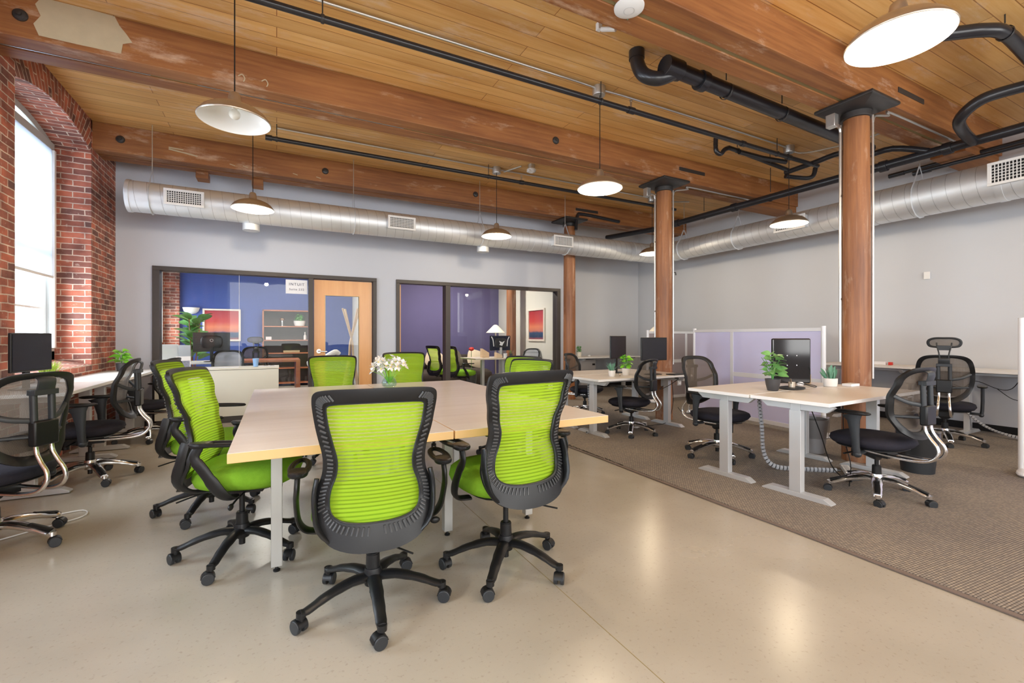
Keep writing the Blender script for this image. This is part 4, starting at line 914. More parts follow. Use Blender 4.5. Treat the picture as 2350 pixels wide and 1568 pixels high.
# ------------------------------------------------------------------ sit-stand desks
def desk(lab, corner, w, d, z, rz, cat='desk', m_='desk_grey', e_='white_edge', legm='silver', flip=False, group='white sit-stand desks', legx=None):
    """corner = near end, local x along the length (w), y depth (d)"""
    t = thing('standing_desk', lab, cat, (corner[0], corner[1], 0), rz, group)
    B(.001, w-.001, .001, d-.001, z-.0012, z).build('laminate_top', m_, t, smooth=0)
    m = MB(); m.box(0, w, 0, d, z-.026, z-.0012); m.build('desk_edge', e_, t, .0015, smooth=0)
    for x in (legx or (.20, w-.20)):
        m = MB(); m.box(x-.028, x+.028, d/2-.042, d/2+.042, .045, z-.09); m.box(x-.024, x+.024, d/2-.036, d/2+.036, z-.3, z-.03)
        lg = m.build('leg', legm, t, .003, smooth=0)
        m = MB(); fy = .035
        pr = [(fy, .018), (fy+.05, .045), (d-fy-.05, .045), (d-fy, .018), (d-fy, .006), (fy, .006)]
        m.loft([[(x-.035, a, b) for a, b in pr], [(x+.035, a, b) for a, b in pr]]); m.build('foot', legm, lg, .002, smooth=0)
        m = MB()
        for yy in (fy+.04, d-fy-.04): m.cyl((x, yy, 0), (x, yy, .010), .022, n=16)
        m.build('foot_glide', 'black', lg)
        m = MB(); pr = [(.05, z-.03), (.02, z-.045), (.07, z-.085), (d-.07, z-.085), (d-.02, z-.045), (d-.05, z-.03)]
        m.loft([[(x-.02, a, b) for a, b in pr], [(x+.02, a, b) for a, b in pr]]); m.build('side_bracket', legm, lg, .002, smooth=0)
    m = MB(); m.box((legx or (.2,))[0], (legx or (0, w-.2))[1], d/2-.02, d/2+.02, z-.075, z-.03); m.build('crossbar', legm, t, .002, smooth=0)
    ka = MB(); kx = w-.28; ka.box(kx, kx+.13, -.004 if not flip else d-.05, .05 if not flip else d+.004, z-.046, z-.026); kp = ka.build('control_panel', 'black', t, .004, smooth=0)
    m = MB()
    for q in range(5): m.box(kx+.02+q*.02, kx+.032+q*.02, -.006 if not flip else d+.004, -.004 if not flip else d+.006, z-.042, z-.034)
    m.build('button', 'silver', kp)
    return t
DA = R(3)
desk('white sit-stand desk in the right foreground, nearer the camera of its pair', (3.34, 1.755), 1.50, .565, .74, DA, legx=(.13, 1.36))
desk('white sit-stand desk in the right foreground, farther of its pair, under the leafy plant', (3.30, 2.33), 1.50, .565, .74, DA, flip=True, legx=(.13, 1.36))
desk('white sit-stand desk with the two black monitors, nearer of its pair', (3.28, 4.18), 1.56, .60, .70, R(1), legx=(.16, 1.42))
desk('white sit-stand desk behind the two black monitors, farther of its pair', (3.28, 4.80), 1.56, .60, .70, R(1), flip=True, legx=(.16, 1.42))
WG = 'white'
# desks along the brick wall: length along Y
desk('white desk under the brick-wall window, the nearer, with grass pot and monitor', (-1.37, 4.47), 1.50, .545, .785, R(90), m_='white', flip=False, legx=(.2, 1.33), group='white desks along the brick wall')
desk('white desk along the brick wall, the farther, with the small green plant', (-1.37, 6.02), 1.48, .545, .765, R(90), m_='white', flip=False, legx=(.2, 1.28), group='white desks along the brick wall')
desk('white desk against the right wall, the farther, behind the nearest column', (7.28, 3.98), 1.35, .60, .80, R(-90), m_='desk_grey', flip=True, group='white desks along the right wall', legx=(.2, 1.0))
desk('white desk against the right wall, the nearer, at the headrest chair', (7.27, 2.60), 1.50, .60, .80, R(-90), m_='white', flip=False, group='white desks along the right wall')
desk('white desk in the alcove with the small cream plant pot', (5.55, 7.75), 1.7, .66, .76, 0, m_='desk_grey', group=None)

# cream sideboard in front of the office glass
t = thing('sideboard', 'low cream sideboard with dark plinth before the office glass', 'sideboard', (-1.42, 7.40, 0))
m = MB(); m.box(0, 1.45, 0, .44, .735, .76); m.build('top', 'cream', t, .002, smooth=0)
m = MB(); m.box(0.005, 1.445, .008, .44, .09, .730); m.build('body', 'cream', t, .002, smooth=0)
m = MB(); m.box(.02, 1.43, .02, .42, 0, .09); m.build('plinth', 'bronze', t, smooth=0)

# ------------------------------------------------------------------ lavender screens
def screen(lab, p0, p1, z1, panels, m_='lav', rail=None, z0=.06, rl=1):
    p0, p1 = Vector((*p0, 0)), Vector((*p1, 0)); L = (p1-p0).length; a = math.atan2(p1.y-p0.y, p1.x-p0.x)
    t = thing('partition_screen', lab, 'partition screen', p0, a, 'office partition screens')
    m = MB(); m.box(0, L, -.022, .022, z1-.04, z1); m.box(0, L, -.022, .022, z0, z0+.05)
    if rail: m.box(0, L*rl, -.018, .018, rail-.03, rail+.03)
    for x in [L*k for k in panels[1:-1]]: m.box(x-.025, x+.025, -.02, .02, z0, z1)
    m.build('rails', 'panel_frame', t, .002, smooth=0)
    for x in (0, L):
        m = MB(); m.cyl((x, 0, 0.012), (x, 0, z1+.02), .026, n=20); m.build('post', 'panel_frame', t)
    for u, v in zip(panels, panels[1:]):
        for a0, a1 in (((z0+.05, rail-.03), (rail+.03, z1-.04)) if rail and u < rl else ((z0+.05, z1-.04),)):
            B(L*u+.02, L*v-.02, -.012, .012, a0, a1).build('panel', m_, t, smooth=0)
    for x in (.06, L-.06):
        m = MB(); m.pad((x, 0, 0.011), .16, .42, .05, 2.2, 20); m.build('foot', 'panel_frame', t)
    return t
screen('lavender partition screen with white frame behind the white desks', (5.62, 3.02), (5.80, 5.0), 1.30, (0, .64, 1), rail=.67, rl=.64)
screen('mauve-grey partition screen beside the middle column', (5.93, 6.15), (7.84, 6.15), 1.29, (0, .5, 1), 'mauve', rail=.74)
screen('grey partition screen half hidden behind the nearest column', (6.0, 4.22), (7.84, 4.22), 1.26, (0, .5, 1), 'mauve', rail=.72)
screen('lavender partition screen cut by the right picture edge', (5.74, -.35), (5.74, 1.47), 1.34, (0, .5, 1), rail=.72)

# ------------------------------------------------------------------ monitors
def monitor(lab, loc, rz, w=.50, h=.31, base=.74, zc=None, back='black', scr='screen', stand=True, curved=False, logo=False):
    """faces local -Y"""
    t = thing('monitor', lab, 'monitor', (loc[0], loc[1], base), rz)
    zc = zc if zc else .30
    m = MB(); m.box(-w/2, w/2, 0, .022, zc-h/2, zc+h/2); m.build('casing', back, t, .006, smooth=0)
    B(-w/2+.012, w/2-.012, -.002, .001, zc-h/2+.014, zc+h/2-.012).build('screen', scr, t, smooth=0)
    m = MB(); m.pad((0, .035, zc-h*.30), w*.6, .05, h*.62, 3, 24); m.build('rear_cover', 'black', t)
    if stand:
        m = MB(); m.box(-.025, .025, .03, .055, .01, zc); m.build('stand_neck', 'silver' if back != 'black' else 'black', t, .004)
        m = MB(); m.pad((0, .03, 0), .24, .19, .012, 2.6, 28); m.build('stand_foot', 'black', t)
    if logo:
        m = MB(); m.sweep([(.022*math.cos(q), .064, zc+.03+.022*math.sin(q)) for q in [2*PI*k/20 for k in range(20)]], .003, None, 5, up=(0, 1, 0), closed=True); m.build('logo_ring', 'silver', t)
    return t
monitor('dark monitor in front of the tall window on the white desk', (-1.70, 4.90), R(79), .44, .30, .785, .29)
monitor('black monitor facing us on the far desk pair, the right one', (4.36, 4.40), R(-2), .43, .30, .70, .335, scr='screen_matt')
monitor('black monitor turned away on the far desk pair, the left one', (4.16, 4.86), R(22), .44, .31, .70, .35, scr='screen_matt')
# glossy portrait monitor seen from behind with its flat metal stand
t = thing('monitor', 'glossy black upright monitor seen from behind the leafy plant', 'monitor', (4.27, 2.58, .74), R(-27))
m = MB(); m.box(-.18, .18, -.015, .018, .02, .44); m.build('casing', mat('glossy_black', (.012, .012, .014), .08, spec=.6), t, .012, smooth=0)
m = MB()
for x in (-.045, .045):
    for z in (.19, .28): m.cyl((x, -.018, z), (x, -.012, z), .005, n=10)
m.build('screw', 'silver', t)
t = thing('monitor_stand', 'flat dark metal monitor stand lying on the near desk pair', 'monitor stand', (4.02, 2.42, .741), R(20))
m = MB(); m.pad((0, 0, 0), .30, .20, .014, 2.2, 24); m.build('base_plate', 'dark', t, .002)
m = MB(); m.cyl((0, 0, .012), (0, 0, .06), .028, n=16); m.cyl((-.03, 0, .05), (.05, .02, .075), .008, n=10); m.build('hinge', 'brushed', t)

# ------------------------------------------------------------------ plants
def leaf(m, p, d, L, w, droop=.3, roll=0, n=5):
    p = Vector(p); d = Vector(d).normalized(); s = d.cross(Vector((0, 0, 1))); s = s.normalized() if s.length > .05 else Vector((1, 0, 0))
    s = Matrix.Rotation(roll, 3, d) @ s; rows = []
    for i in range(n+1):
        u = i/n; c = p+d*L*u+Vector((0, 0, -droop*L*u*u)); ww = w/2*(math.sin(PI*min(1, u*.92+.05))**.75)
        up = s.cross(d)*(.25*ww)
        rows.append([c-s*ww+up, c, c+s*ww+up])
    m.add([q for r in rows for q in r], [(i*3+k, i*3+k+1, i*3+k+4, i*3+k+3) for i in range(n) for k in (0, 1)])
def pot(t, r0, r1, h, m_, soil=True):
    m = MB(); m.lathe([(0, 0), (r0*.9, 0), (r0, h*.06), ((r0+r1)/2*1.03, h*.5), (r1, h), (r1*.93, h), (r1*.9, h*.88), (0, h*.86)], n=32); m.build('pot', m_, t)
def plant_leafy(lab, loc, h, r, n, m_, ph, pr0, pr1, pm, lw=.06, ll=.09, seed=1, droop=.4):
    random.seed(seed); t = thing('potted_plant', lab, 'plant', loc); pot(t, pr0, pr1, ph, pm)
    st = MB(); lv = MB()
    for k in range(max(4, n//6)):
        a = random.uniform(0, 2*PI); q = random.uniform(.2, .9)*r; hh = ph+(h-ph)*random.uniform(.55, 1)
        st.sweep(spline([(0, 0, ph*.85), (q*.4*math.cos(a), q*.4*math.sin(a), (ph+hh)/2), (q*math.cos(a), q*math.sin(a), hh)], 3), .0022, None, 5)
    for k in range(n):
        a = k*2.4+random.uniform(-.4, .4); u = (k+.5)/n; z = ph+(h-ph)*(.12+.83*u); q = r*(.35+.45*math.sin(PI*min(1, u+.15)))*random.uniform(.5, 1)
        p = (q*.5*math.cos(a), q*.5*math.sin(a), z-.01); leaf(lv, p, (math.cos(a), math.sin(a), random.uniform(.0, .9)), ll*random.uniform(.7, 1.15), lw*random.uniform(.8, 1.1), droop, random.uniform(-.8, .8))
    st.build('stems', 'leaf', t); lv.build('foliage', m_, t, smooth=60)
    return t
def plant_blades(lab, loc, h, spread, n, m_, ph, pr0, pr1, pm, w=.006, seed=1, thick=False, stiff=.2):
    random.seed(seed); t = thing('potted_plant', lab, 'plant', loc); pot(t, pr0, pr1, ph, pm); lv = MB()
    for k in range(n):
        a = random.uniform(0, 2*PI); q = pr1*.6*math.sqrt(random.random()); tilt = random.uniform(0, spread)
        leaf(lv, (q*math.cos(a), q*math.sin(a), ph*.85), (math.cos(a)*tilt, math.sin(a)*tilt, 1), (h-ph)*random.uniform(.65, 1.05), w, stiff*random.random(), random.uniform(-1, 1))
    lv.build('blades', m_, t, smooth=60)
    return t
plant_leafy('leafy two-tone green plant in a charcoal pot on the near desk pair', (3.72, 2.40, .741), .33, .12, 38, 'leafp', .10, .042, .06, 'potd', .062, .085, 3)
plant_blades('blue-green succulent with broad pointed leaves in a white pot', (4.50, 2.36, .741), .21, .8, 15, 'leafb', .075, .052, .058, 'potw', .026, 5)
plant_blades('small spiky green plant in a white pot on the far desk pair', (3.70, 4.45, .701), .20, .7, 34, 'leafb', .075, .035, .045, 'potw', .009, 8)
plant_leafy('bright green leafy plant in front of the left black monitor', (3.97, 4.50, .701), .27, .08, 26, 'leafl', .09, .04, .055, 'potw', .06, .08, 11)
plant_blades('yellow-green grass plant in a square white pot by the left monitor', (-1.80, 5.47, .786), .22, .55, 130, 'straw', .085, .075, .08, 'potw', .007, 9)
plant_leafy('small bright green plant at the far end of the brick-wall desk', (-1.72, 7.28, .766), .27, .10, 30, 'leafl', .10, .045, .055, 'potd', .055, .10, 21)
plant_leafy('small olive-green bush in a cream pot in the alcove', (5.72, 7.95, .761), .24, .07, 60, 'leaf', .10, .045, .055, 'potc', .018, .05, 31)
# vase of white flowers
t = thing('flower_vase', 'round glass vase of white flowers on the meeting tables', 'flowers', (.89, 4.10, .742))
m = MB(); m.lathe([(0, 0), (.04, 0), (.062, .02), (.066, .045), (.055, .075), (.038, .092), (.040, .10), (.036, .10), (.033, .092), (.05, .07), (.06, .045), (.055, .02), (0, .008)], n=28); m.build('vase', 'bottle', t)
random.seed(4); st = MB(); pe = MB(); ce = MB()
for k in range(24):
    a = k*2.4; q = .03+.125*math.sqrt((k+.5)/24); z = .155+.10*(1-(q/.16)**2)+random.uniform(-.035, .045)
    p = Vector((q*math.cos(a), q*math.sin(a), z)); st.sweep(spline([(0, 0, .03), (p.x*.35, p.y*.35, .10), p], 4), .0018, None, 5)
    nrm = Vector((p.x*5, p.y*5-.35, .5+random.uniform(-.3, .3))).normalized(); u = nrm.cross(Vector((0, 0, 1))).normalized(); v = nrm.cross(u)
    for j in range(7):
        b = 2*PI*j/7; d = u*math.cos(b)+v*math.sin(b)+nrm*.35; leaf(pe, p, d, .044, .030, 0, 0, 3)
    ce.ball(p+nrm*.005, .007, n=8, m=5)
st.build('stems', 'leafl', t); pe.build('petals', 'petal', t, smooth=60); ce.build('flower_centres', 'pollen', t)

# ------------------------------------------------------------------ small things on the desks
def simple(name, lab, cat, mb, m_, loc=(0, 0, 0), rz=0, bevel=0, group=None, sm=35):
    o = mb.build(name, m_, bevel=bevel, loc=loc, rz=rz, smooth=sm); return tag(o, lab, cat, group)
t = thing('cardboard_box', 'small open cardboard box behind the succulent pot', 'box', (4.52, 2.62, .741), R(10))
m = MB(); m.box(-.07, .07, -.05, .05, 0, .09); m.build('carton', 'card', t, .002, smooth=0); B(-.071, .02, -.051, -.05, .01, .088).build('white_side', 'paper', t, smooth=0)
simple('small_box', 'flat white box with blue print right of the succulent', 'box', B(-.07, .07, -.04, .04, 0, .022), 'paper', (4.72, 2.30, .741), R(0), .002)
simple('crumpled_tissue', 'crumpled white tissue by the portrait monitor', 'tissue', MB().pad((0, 0, 0), .12, .07, .035, 1.4, 9), 'paper', (4.36, 2.55, .741), R(20), sm=0)
m = MB(); m.sweep(spline([(4.06, 2.44, .80), (4.16, 2.40, .775), (4.25, 2.36, .748), (4.38, 2.42, .746), (4.47, 2.58, .748), (4.56, 2.72, .747)], 6), .0035, None, 6)
simple('cord', 'black cable snaking over the desk from the metal monitor stand', 'cord', m, 'black')
m = MB(); m.box(-.12, .12, -.07, .07, 0, .012)
simple('laptop_dock', 'flat black docking slab at the foot of the monitors', 'dock', m, 'black', (4.62, 4.28, .701), R(6), .004)
simple('small_ornament', 'tiny dark figure beside the spiky plant', 'ornament', MB().ball((0, 0, .02), .012, .012, .02), 'brushed', (3.80, 4.42, .701))
simple('cup', 'pale blue travel cup on the cream sideboard', 'cup', MB().lathe([(0, 0), (.030, 0), (.040, .10), (.042, .115), (.034, .118), (0, .118)], n=24), 'mugblue', (-.27, 7.58, .761))
t = thing('photo_card', 'square photo card standing at the left of the sideboard', 'photo', (-1.13, 7.55, .761), R(25))
m = MB(); m.box(-.085, .085, -.004, .004, 0, .165); m.build('card', 'paper', t, .001, smooth=0); B(-.075, .075, -.006, -.004, .01, .105).build('picture', 'photo', t, smooth=0)
m = MB(); m.sweep([(.028*math.cos(q)-.035, .012*math.sin(q), .01) for q in [2*PI*k/16 for k in range(16)]], .002, None, 5, closed=True); m.sweep([(.028*math.cos(q)+.035, .012*math.sin(q), .01) for q in [2*PI*k/16 for k in range(16)]], .002, None, 5, closed=True); m.sweep([(-.06, 0, .012), (-.07, .10, .006)], .0015, None, 5); m.sweep([(.06, 0, .012), (.07, .10, .006)], .0015, None, 5)
simple('eyeglasses', 'pair of thin-rimmed glasses at the right end of the sideboard', 'glasses', m, 'black', (-.10, 7.56, .761))
simple('paper_sheet', 'white paper sheet under the glasses on the sideboard', 'paper', B(-.12, .12, -.08, .08, 0, .001), 'paper', (-.11, 7.56, .7605), R(8))
simple('paper_sheet', 'loose white papers in the middle of the sideboard', 'paper', B(-.22, .22, -.09, .09, 0, .003), 'paper', (-.70, 7.54, .7605), R(3))
simple('small_box', 'small white and red box on the far right-wall desk', 'box', B(-.10, .06, -.04, .04, 0, .045), 'paper', (7.55, 3.30, .801), R(-80), .002)
simple('small_box', 'tiny red-ended box beside the white box on the right-wall desk', 'box', B(-.02, .02, -.035, .035, 0, .04), 'red', (7.56, 3.19, .801), R(-80), .002)
simple('cable_box', 'small white gadget beside the cream plant pot in the alcove', 'gadget', MB().ball((0, 0, .02), .035, .03, .022), 'whitep', (5.95, 7.9, .761))
t = thing('drawer_pedestal', 'grey drawer pedestal under the alcove desk', 'cabinet', (5.68, 7.85, 0))
m = MB(); m.box(0, .40, 0, .52, .03, .70); m.build('body', 'binmesh', t, .004, smooth=0)
for k in range(3):
    m = MB(); m.box(.01, .39, -.016, 0, .06+.21*k, .25+.21*k); dd = m.build('drawer', 'binmesh', t, .003, smooth=0); B(.30, .37, -.022, -.016, .16+.21*k, .20+.21*k).build('handle', 'black', dd, .002)
t = thing('desk_lamp', 'lamp with a cream cone shade behind the mauve screen', 'lamp', (6.95, 6.9, 0))
m = MB(); m.lathe([(0, 0), (.13, 0), (.13, .02), (0, .025)], n=24); m.cyl((0, 0, .02), (0, 0, 1.32), .012); m.build('pole', 'chrome', t)
m = MB(); m.lathe([(.23, 1.27), (.06, 1.43), (.03, 1.44), (.03, 1.435), (.058, 1.425), (.227, 1.268)], n=32); m.build('lamp_shade', 'shade', t)

# bins
def bin_(lab, loc, liner, col='black', r0=.115, r1=.145, h=.34):
    t = thing('waste_bin', lab, 'waste bin', loc, group=None)
    m = MB(); m.lathe([(0, .0), (r0, 0), (r1, h), (r1+.006, h), (r1+.004, h-.012), (r0-.004, .01), (0, .01)], n=32); m.build('bin_body', col, t)
    if liner:
        m = MB(); random.seed(3); P = []
        for z, r in ((h*.45, r1*.99), (h*.9, r1+.012), (h+.02, r1+.010), (h+.005, r1-.01), (h*.5, r1-.03)):
            P.append([((r+random.uniform(-.006, .006))*math.cos(2*PI*k/30), (r+random.uniform(-.006, .006))*math.sin(2*PI*k/30), z) for k in range(30)])
        m.loft(P, cap=False); m.build('liner', 'bag', t)
bin_('grey waste bin with clear liner beneath the near desk pair', (4.92, 2.76, .011), True, 'binmesh')
bin_('black waste bin with clear liner behind the right foreground chair', (5.02, 1.92, .011), True, 'dark')
bin_('grey waste bin on the floor beside the cream sideboard', (-1.66, 7.55, 0), False, 'binmesh', .13, .16, .36)

# cable chains and cords
def chain(lab, P, r=.022):
    P = spline(P, 5); t = thing('cable_chain', lab, 'cable chain', group='segmented cable chains'); m = MB()
    L = [0]
    for a, b in zip(P, P[1:]): L.append(L[-1]+(b-a).length)
    def at(d):
        for i in range(len(P)-1):
            if L[i+1] >= d: return P[i].lerp(P[i+1], (d-L[i])/max(1e-6, L[i+1]-L[i]))
        return P[-1]
    d = 0
    while d < L[-1]-.03: m.sweep([at(d), at(d+.024)], r, r*.6, 8, up=(.2, 1, .1)); d += .031
    m.build('links', 'chaing', t, .002)
    m = MB(); m.sweep(P, r*.35, None, 6, up=(.2, 1, .1)); m.build('core', 'dark', t)
chain('grey segmented cable chain hanging under the near desk pair to the floor', [(3.86, 2.62, .65), (3.87, 2.6, .40), (3.87, 2.58, .16), (3.92, 2.52, .05), (4.08, 2.4, .033), (4.35, 2.2, .033)])
chain('grey segmented cable chain on the floor under the far desk pair', [(3.72, 4.95, .60), (3.70, 4.9, .3), (3.66, 4.8, .08), (3.55, 4.65, .033), (3.35, 4.5, .033)])
chain('white segmented cable chain curving from the right-wall desk to the floor', [(7.5, 2.55, .60), (7.52, 2.45, .35), (7.54, 2.25, .13), (7.5, 2.0, .05), (7.5, 1.75, .033), (7.5, 1.3, .033)])
def cord(lab, P, r=.004, m_='black', sm=5): m = MB(); m.sweep(spline(P, sm), r, None, 6, up=(.1, 1, .2)); simple('cord', lab, 'cord', m, m_)
cord('black cord dropping diagonally beneath the near desk to the floor', [(3.78, 2.14, .66), (3.9, 2.12, .42), (4.02, 2.1, .15), (4.15, 2.05, .025), (4.3, 2.0, .018)])
cord('black cord hanging straight down at the near desk end', [(3.95, 1.98, .66), (3.97, 1.98, .40), (3.98, 1.94, .2), (4.0, 1.96, .02)])
cord('black power cord from the white adapter at the middle column', [(5.2, 4.62, .56), (5.30, 4.58, .52), (5.30, 4.56, .3), (5.22, 4.55, .13), (5.10, 4.6, .12), (5.02, 4.62, .2)])
cord('black cord from the far desk edge to the left socket of the middle column', [(4.62, 4.22, .66), (4.55, 4.35, .55), (4.6, 4.55, .48), (4.80, 4.62, .55)])
cord('thin black cord down the leg of the far desk', [(4.72, 4.45, .62), (4.80, 4.5, .3), (4.7, 4.5, .05), (4.45, 4.5, .02), (4.3, 4.55, .02)])
cord('tangled black cord under the near right-wall desk', [(7.45, 1.9, .77), (7.5, 2.0, .60), (7.52, 2.12, .58), (7.48, 2.3, .66), (7.46, 2.4, .58), (7.48, 2.5, .60)])
cord('looped black cord under the near right-wall desk end', [(7.45, 1.9, .77), (7.5, 1.92, .5), (7.5, 2.0, .48), (7.5, 2.12, .58)])
cord('white cord looping on the concrete floor at far left', [(-1.6, 4.15, .02), (-1.35, 4.1, .008), (-1.18, 4.12, .008), (-1.14, 3.98, .008), (-1.3, 3.85, .008), (-1.5, 3.7, .008)], .004, 'whitep')
cord('tangled black cable under the farther brick-wall desk', [(-1.55, 6.6, .7), (-1.5, 6.5, .55), (-1.5, 6.75, .5), (-1.5, 6.85, .62), (-1.5, 6.65, .56), (-1.5, 6.9, .5)])
t = thing('power_strip', 'white power strip on the carpet beneath the near desk pair', 'power strip', (4.42, 2.18, .011), R(35))
m = MB(); m.box(-.13, .13, -.03, .03, 0, .035); m.build('strip', 'whitep', t, .005); B(-.1, .1, -.015, .015, .035, .037).build('sockets', 'silver', t, smooth=0)
simple('power_strip', 'white power strip on the carpet beneath the far desk pair', 'power strip', B(-.14, .14, -.03, .03, 0, .04), 'whitep', (4.25, 4.55, .011), R(20), .005)

# ------------------------------------------------------------------ left glazed office
t = thing('bookcase', 'cherry bookcase against the blue wall of the left office', 'bookcase', (-.30, 12.20, 0))
bw = 1.02
m = MB(); m.box(0, .03, 0, .28, 0, 1.83); m.box(bw-.03, bw, 0, .28, 0, 1.83); m.box(0, bw, 0, .28, 1.80, 1.83); m.box(.03, bw-.03, 0, .28, .06, .09); m.build('carcass', 'cherry', t, smooth=0)
B(.03, bw-.03, .265, .28, .09, 1.80).build('dark_back', 'bronze', t, smooth=0)
for z in (.42, .78, 1.09, 1.42): B(.03, bw-.03, .005, .265, z, z+.025).build('shelf', 'cherry', t, smooth=0)
plant_leafy('trailing green plant in a white bowl on the bookcase top shelf', (.50, 12.32, 1.446), .30, .14, 44, 'leaf', .13, .11, .135, 'potw', .05, .09, 41, .8)
simple('vase', 'small chrome mushroom ornament on the bookcase top shelf', 'ornament', MB().lathe([(0, 0), (.03, 0), (.02, .03), (.02, .13), (.07, .15), (.05, .19), (0, .20)], n=20), 'chrome', (.12, 12.32, 1.446))
simple('small_box', 'small white card box on the second bookcase shelf', 'box', B(-.06, .06, -.03, .03, 0, .075), 'paper', (-.17, 12.3, 1.116), 0, .002)
simple('bottle', 'slim white bottle at the right of the second bookcase shelf', 'bottle', MB().lathe([(0, 0), (.03, 0), (.032, .09), (.012, .13), (.012, .19), (0, .19)], n=20), 'whitep', (.62, 12.32, 1.116))
simple('book', 'pale flat book lying on a lower bookcase shelf', 'book', B(-.18, .18, -.10, .10, 0, .05), 'card', (.32, 12.32, .806), 0, .003)
def art(lab, loc, rz, s=.75):
    t = thing('framed_art', lab, 'picture', loc, rz); h = s/2   # faces local -Y
    m = MB()
    for q in ((-h, h, h-.04, h), (-h, h, -h, -h+.04), (-h, -h+.04, -h+.04, h-.04), (h-.04, h, -h+.04, h-.04)): m.box(q[0], q[1], -.035, 0, q[2], q[3])
    m.build('frame', 'frame_w', t, .003, smooth=0)
    B(-h+.04, h-.04, -.012, -.008, -h+.04, h-.04).build('print', 'art', t, smooth=0)
    B(-h+.03, h-.03, -.020, -.018, -h+.03, h-.03).build('glazing', 'glass', t, smooth=0)
art('square framed red sunset print on the blue wall of the left office', (-1.13, 12.5, 1.46), 0)
art('framed red sunset print on the pale wall of the right office', (5.285, 8.98, 1.46), R(-90), .74)
t = thing('wall_sconce', 'white half-bowl sconce on the blue wall of the left office', 'wall lamp', (-1.72, 12.48, 1.70))
m = MB(); m.loft([[(r*math.cos(a), -r*.8*math.sin(a)*1.0, z) for a in [PI*k/16 for k in range(17)]] for r, z in ((.02, 0), (.09, .02), (.14, .07), (.165, .15))], cap=True); m.build('bowl', 'enamel', t)
t = thing('potted_fig', 'tall fiddle-leaf fig in the left office before the painting', 'plant', (-1.52, 11.3, 0))
pot(t, .14, .18, .32, 'potw'); st = MB(); lv = MB(); random.seed(8)
for k in range(3): a = k*2.1; st.sweep(spline([(0, 0, .28), (.05*math.cos(a), .05*math.sin(a), .8), (.12*math.cos(a), .12*math.sin(a), 1.55)], 4), .011, .011, 7, up=(0, 1, 0))
for k in range(44):
    a = k*2.4; z = .72+.88*k/44; b = (k % 3)*2.1; leaf(lv, (.09*math.cos(b), .09*math.sin(b), z), (math.cos(a), math.sin(a), .75), random.uniform(.26, .38), random.uniform(.18, .25), .25, random.uniform(-.5, .5))
st.build('trunks', 'column', t); lv.build('foliage', 'leafp', t, smooth=60)
t = thing('office_desk', 'cherry office desk inside the left office behind the sideboard', 'desk', (-.62, 9.1, 0))
B(0, 1.0, 0, .75, .74, .78).build('top', 'cherry', t, .003, smooth=0)
for x in (0.0, .93): B(x, x+.07, 0, .75, 0, .74).build('leg_panel', 'cherry', t, .003, smooth=0)
t = thing('office_desk', 'white office desk inside the left office with the monitor on it', 'desk', (-1.85, 9.2, 0))
B(0, 1.2, 0, .7, .73, .76).build('top', 'white', t, .003, smooth=0)
for x in (0.03, 1.12): B(x, x+.05, .05, .65, 0, .73).build('leg_panel', 'silver', t, .003, smooth=0)
monitor('black monitor seen from behind on the desk in the left office', (-1.0, 9.4), R(184), .54, .33, .76, .34, logo=True)
m = MB(); m.loft([[(-.15, -.12, 0), (.15, -.12, 0), (.15, .12, 0), (-.15, .12, 0)], [(-.12, -.02, .30), (.13, -.02, .30), (.13, .12, .30), (-.12, .12, .30)]]); simple('printer', 'grey office printer at the left corner inside the left office', 'printer', m, 'silver', (-1.62, 9.5, .761), R(20), .01)
m = MB(); m.box(-.09, .09, -.01, .015, 0, .29); simple('document_holder', 'upright grey document holder beside the printer', 'holder', m, 'binmesh', (-1.38, 9.38, .761), R(-15), .004)
# pale mesh chair back right behind the glass
def grey_chair(lab, loc, rz, sc=1, hr=False):
    t = dup(o0, lab, loc, rz, None, sc)
    if 'group' in t: del t['group']
    t.name = 'grey_mesh_chair'
    for c in t.children:
        if c.name.startswith('back_mesh'):
            c.data = c.data.copy(); c.data.materials[0] = M['greymesh']; c['label'] = 'light grey mesh'
    return t
grey_chair('pale grey mesh office chair just behind the office glass over the sideboard', (-.72, 8.62, 0), R(178), .97)
make_office('black mesh chair with headrest inside the left office by the bookcase', (-.42, 10.6, 0), R(10), True)
t = thing('coat_stand', 'pale wooden coat stand seen through the office door glass', 'coat stand', (1.33, 9.6, 0))
for k in range(4):
    a = k*PI/2+.5; c, s = math.cos(a), math.sin(a); m = MB(); m.sweep(spline([(.24*c, .24*s, 0), (.06*c, .06*s, .75), (.03*c, .03*s, 1.05), (-.06*c, -.06*s, 1.35), (-.20*c, -.20*s, 1.75)], 5), .020, .026, 8, up=(0, 1, .1)); m.build('bent_stave', 'pine', t)
t = thing('armchair', 'white and black lounge chair seen low through the office door glass', 'chair', (1.05, 10.6, 0), R(20))
m = MB(); m.sweep(spline([(-.5, 0, .62), (-.2, .02, .70), (.1, .04, .85), (.2, .05, .80)], 4), .05, .06, 10); m.build('shell', 'whitep', t)
m = MB(); m.pad((0, 0, .02), .7, .7, .40, 3, 24); m.build('seat_cushion', 'sofa', t)

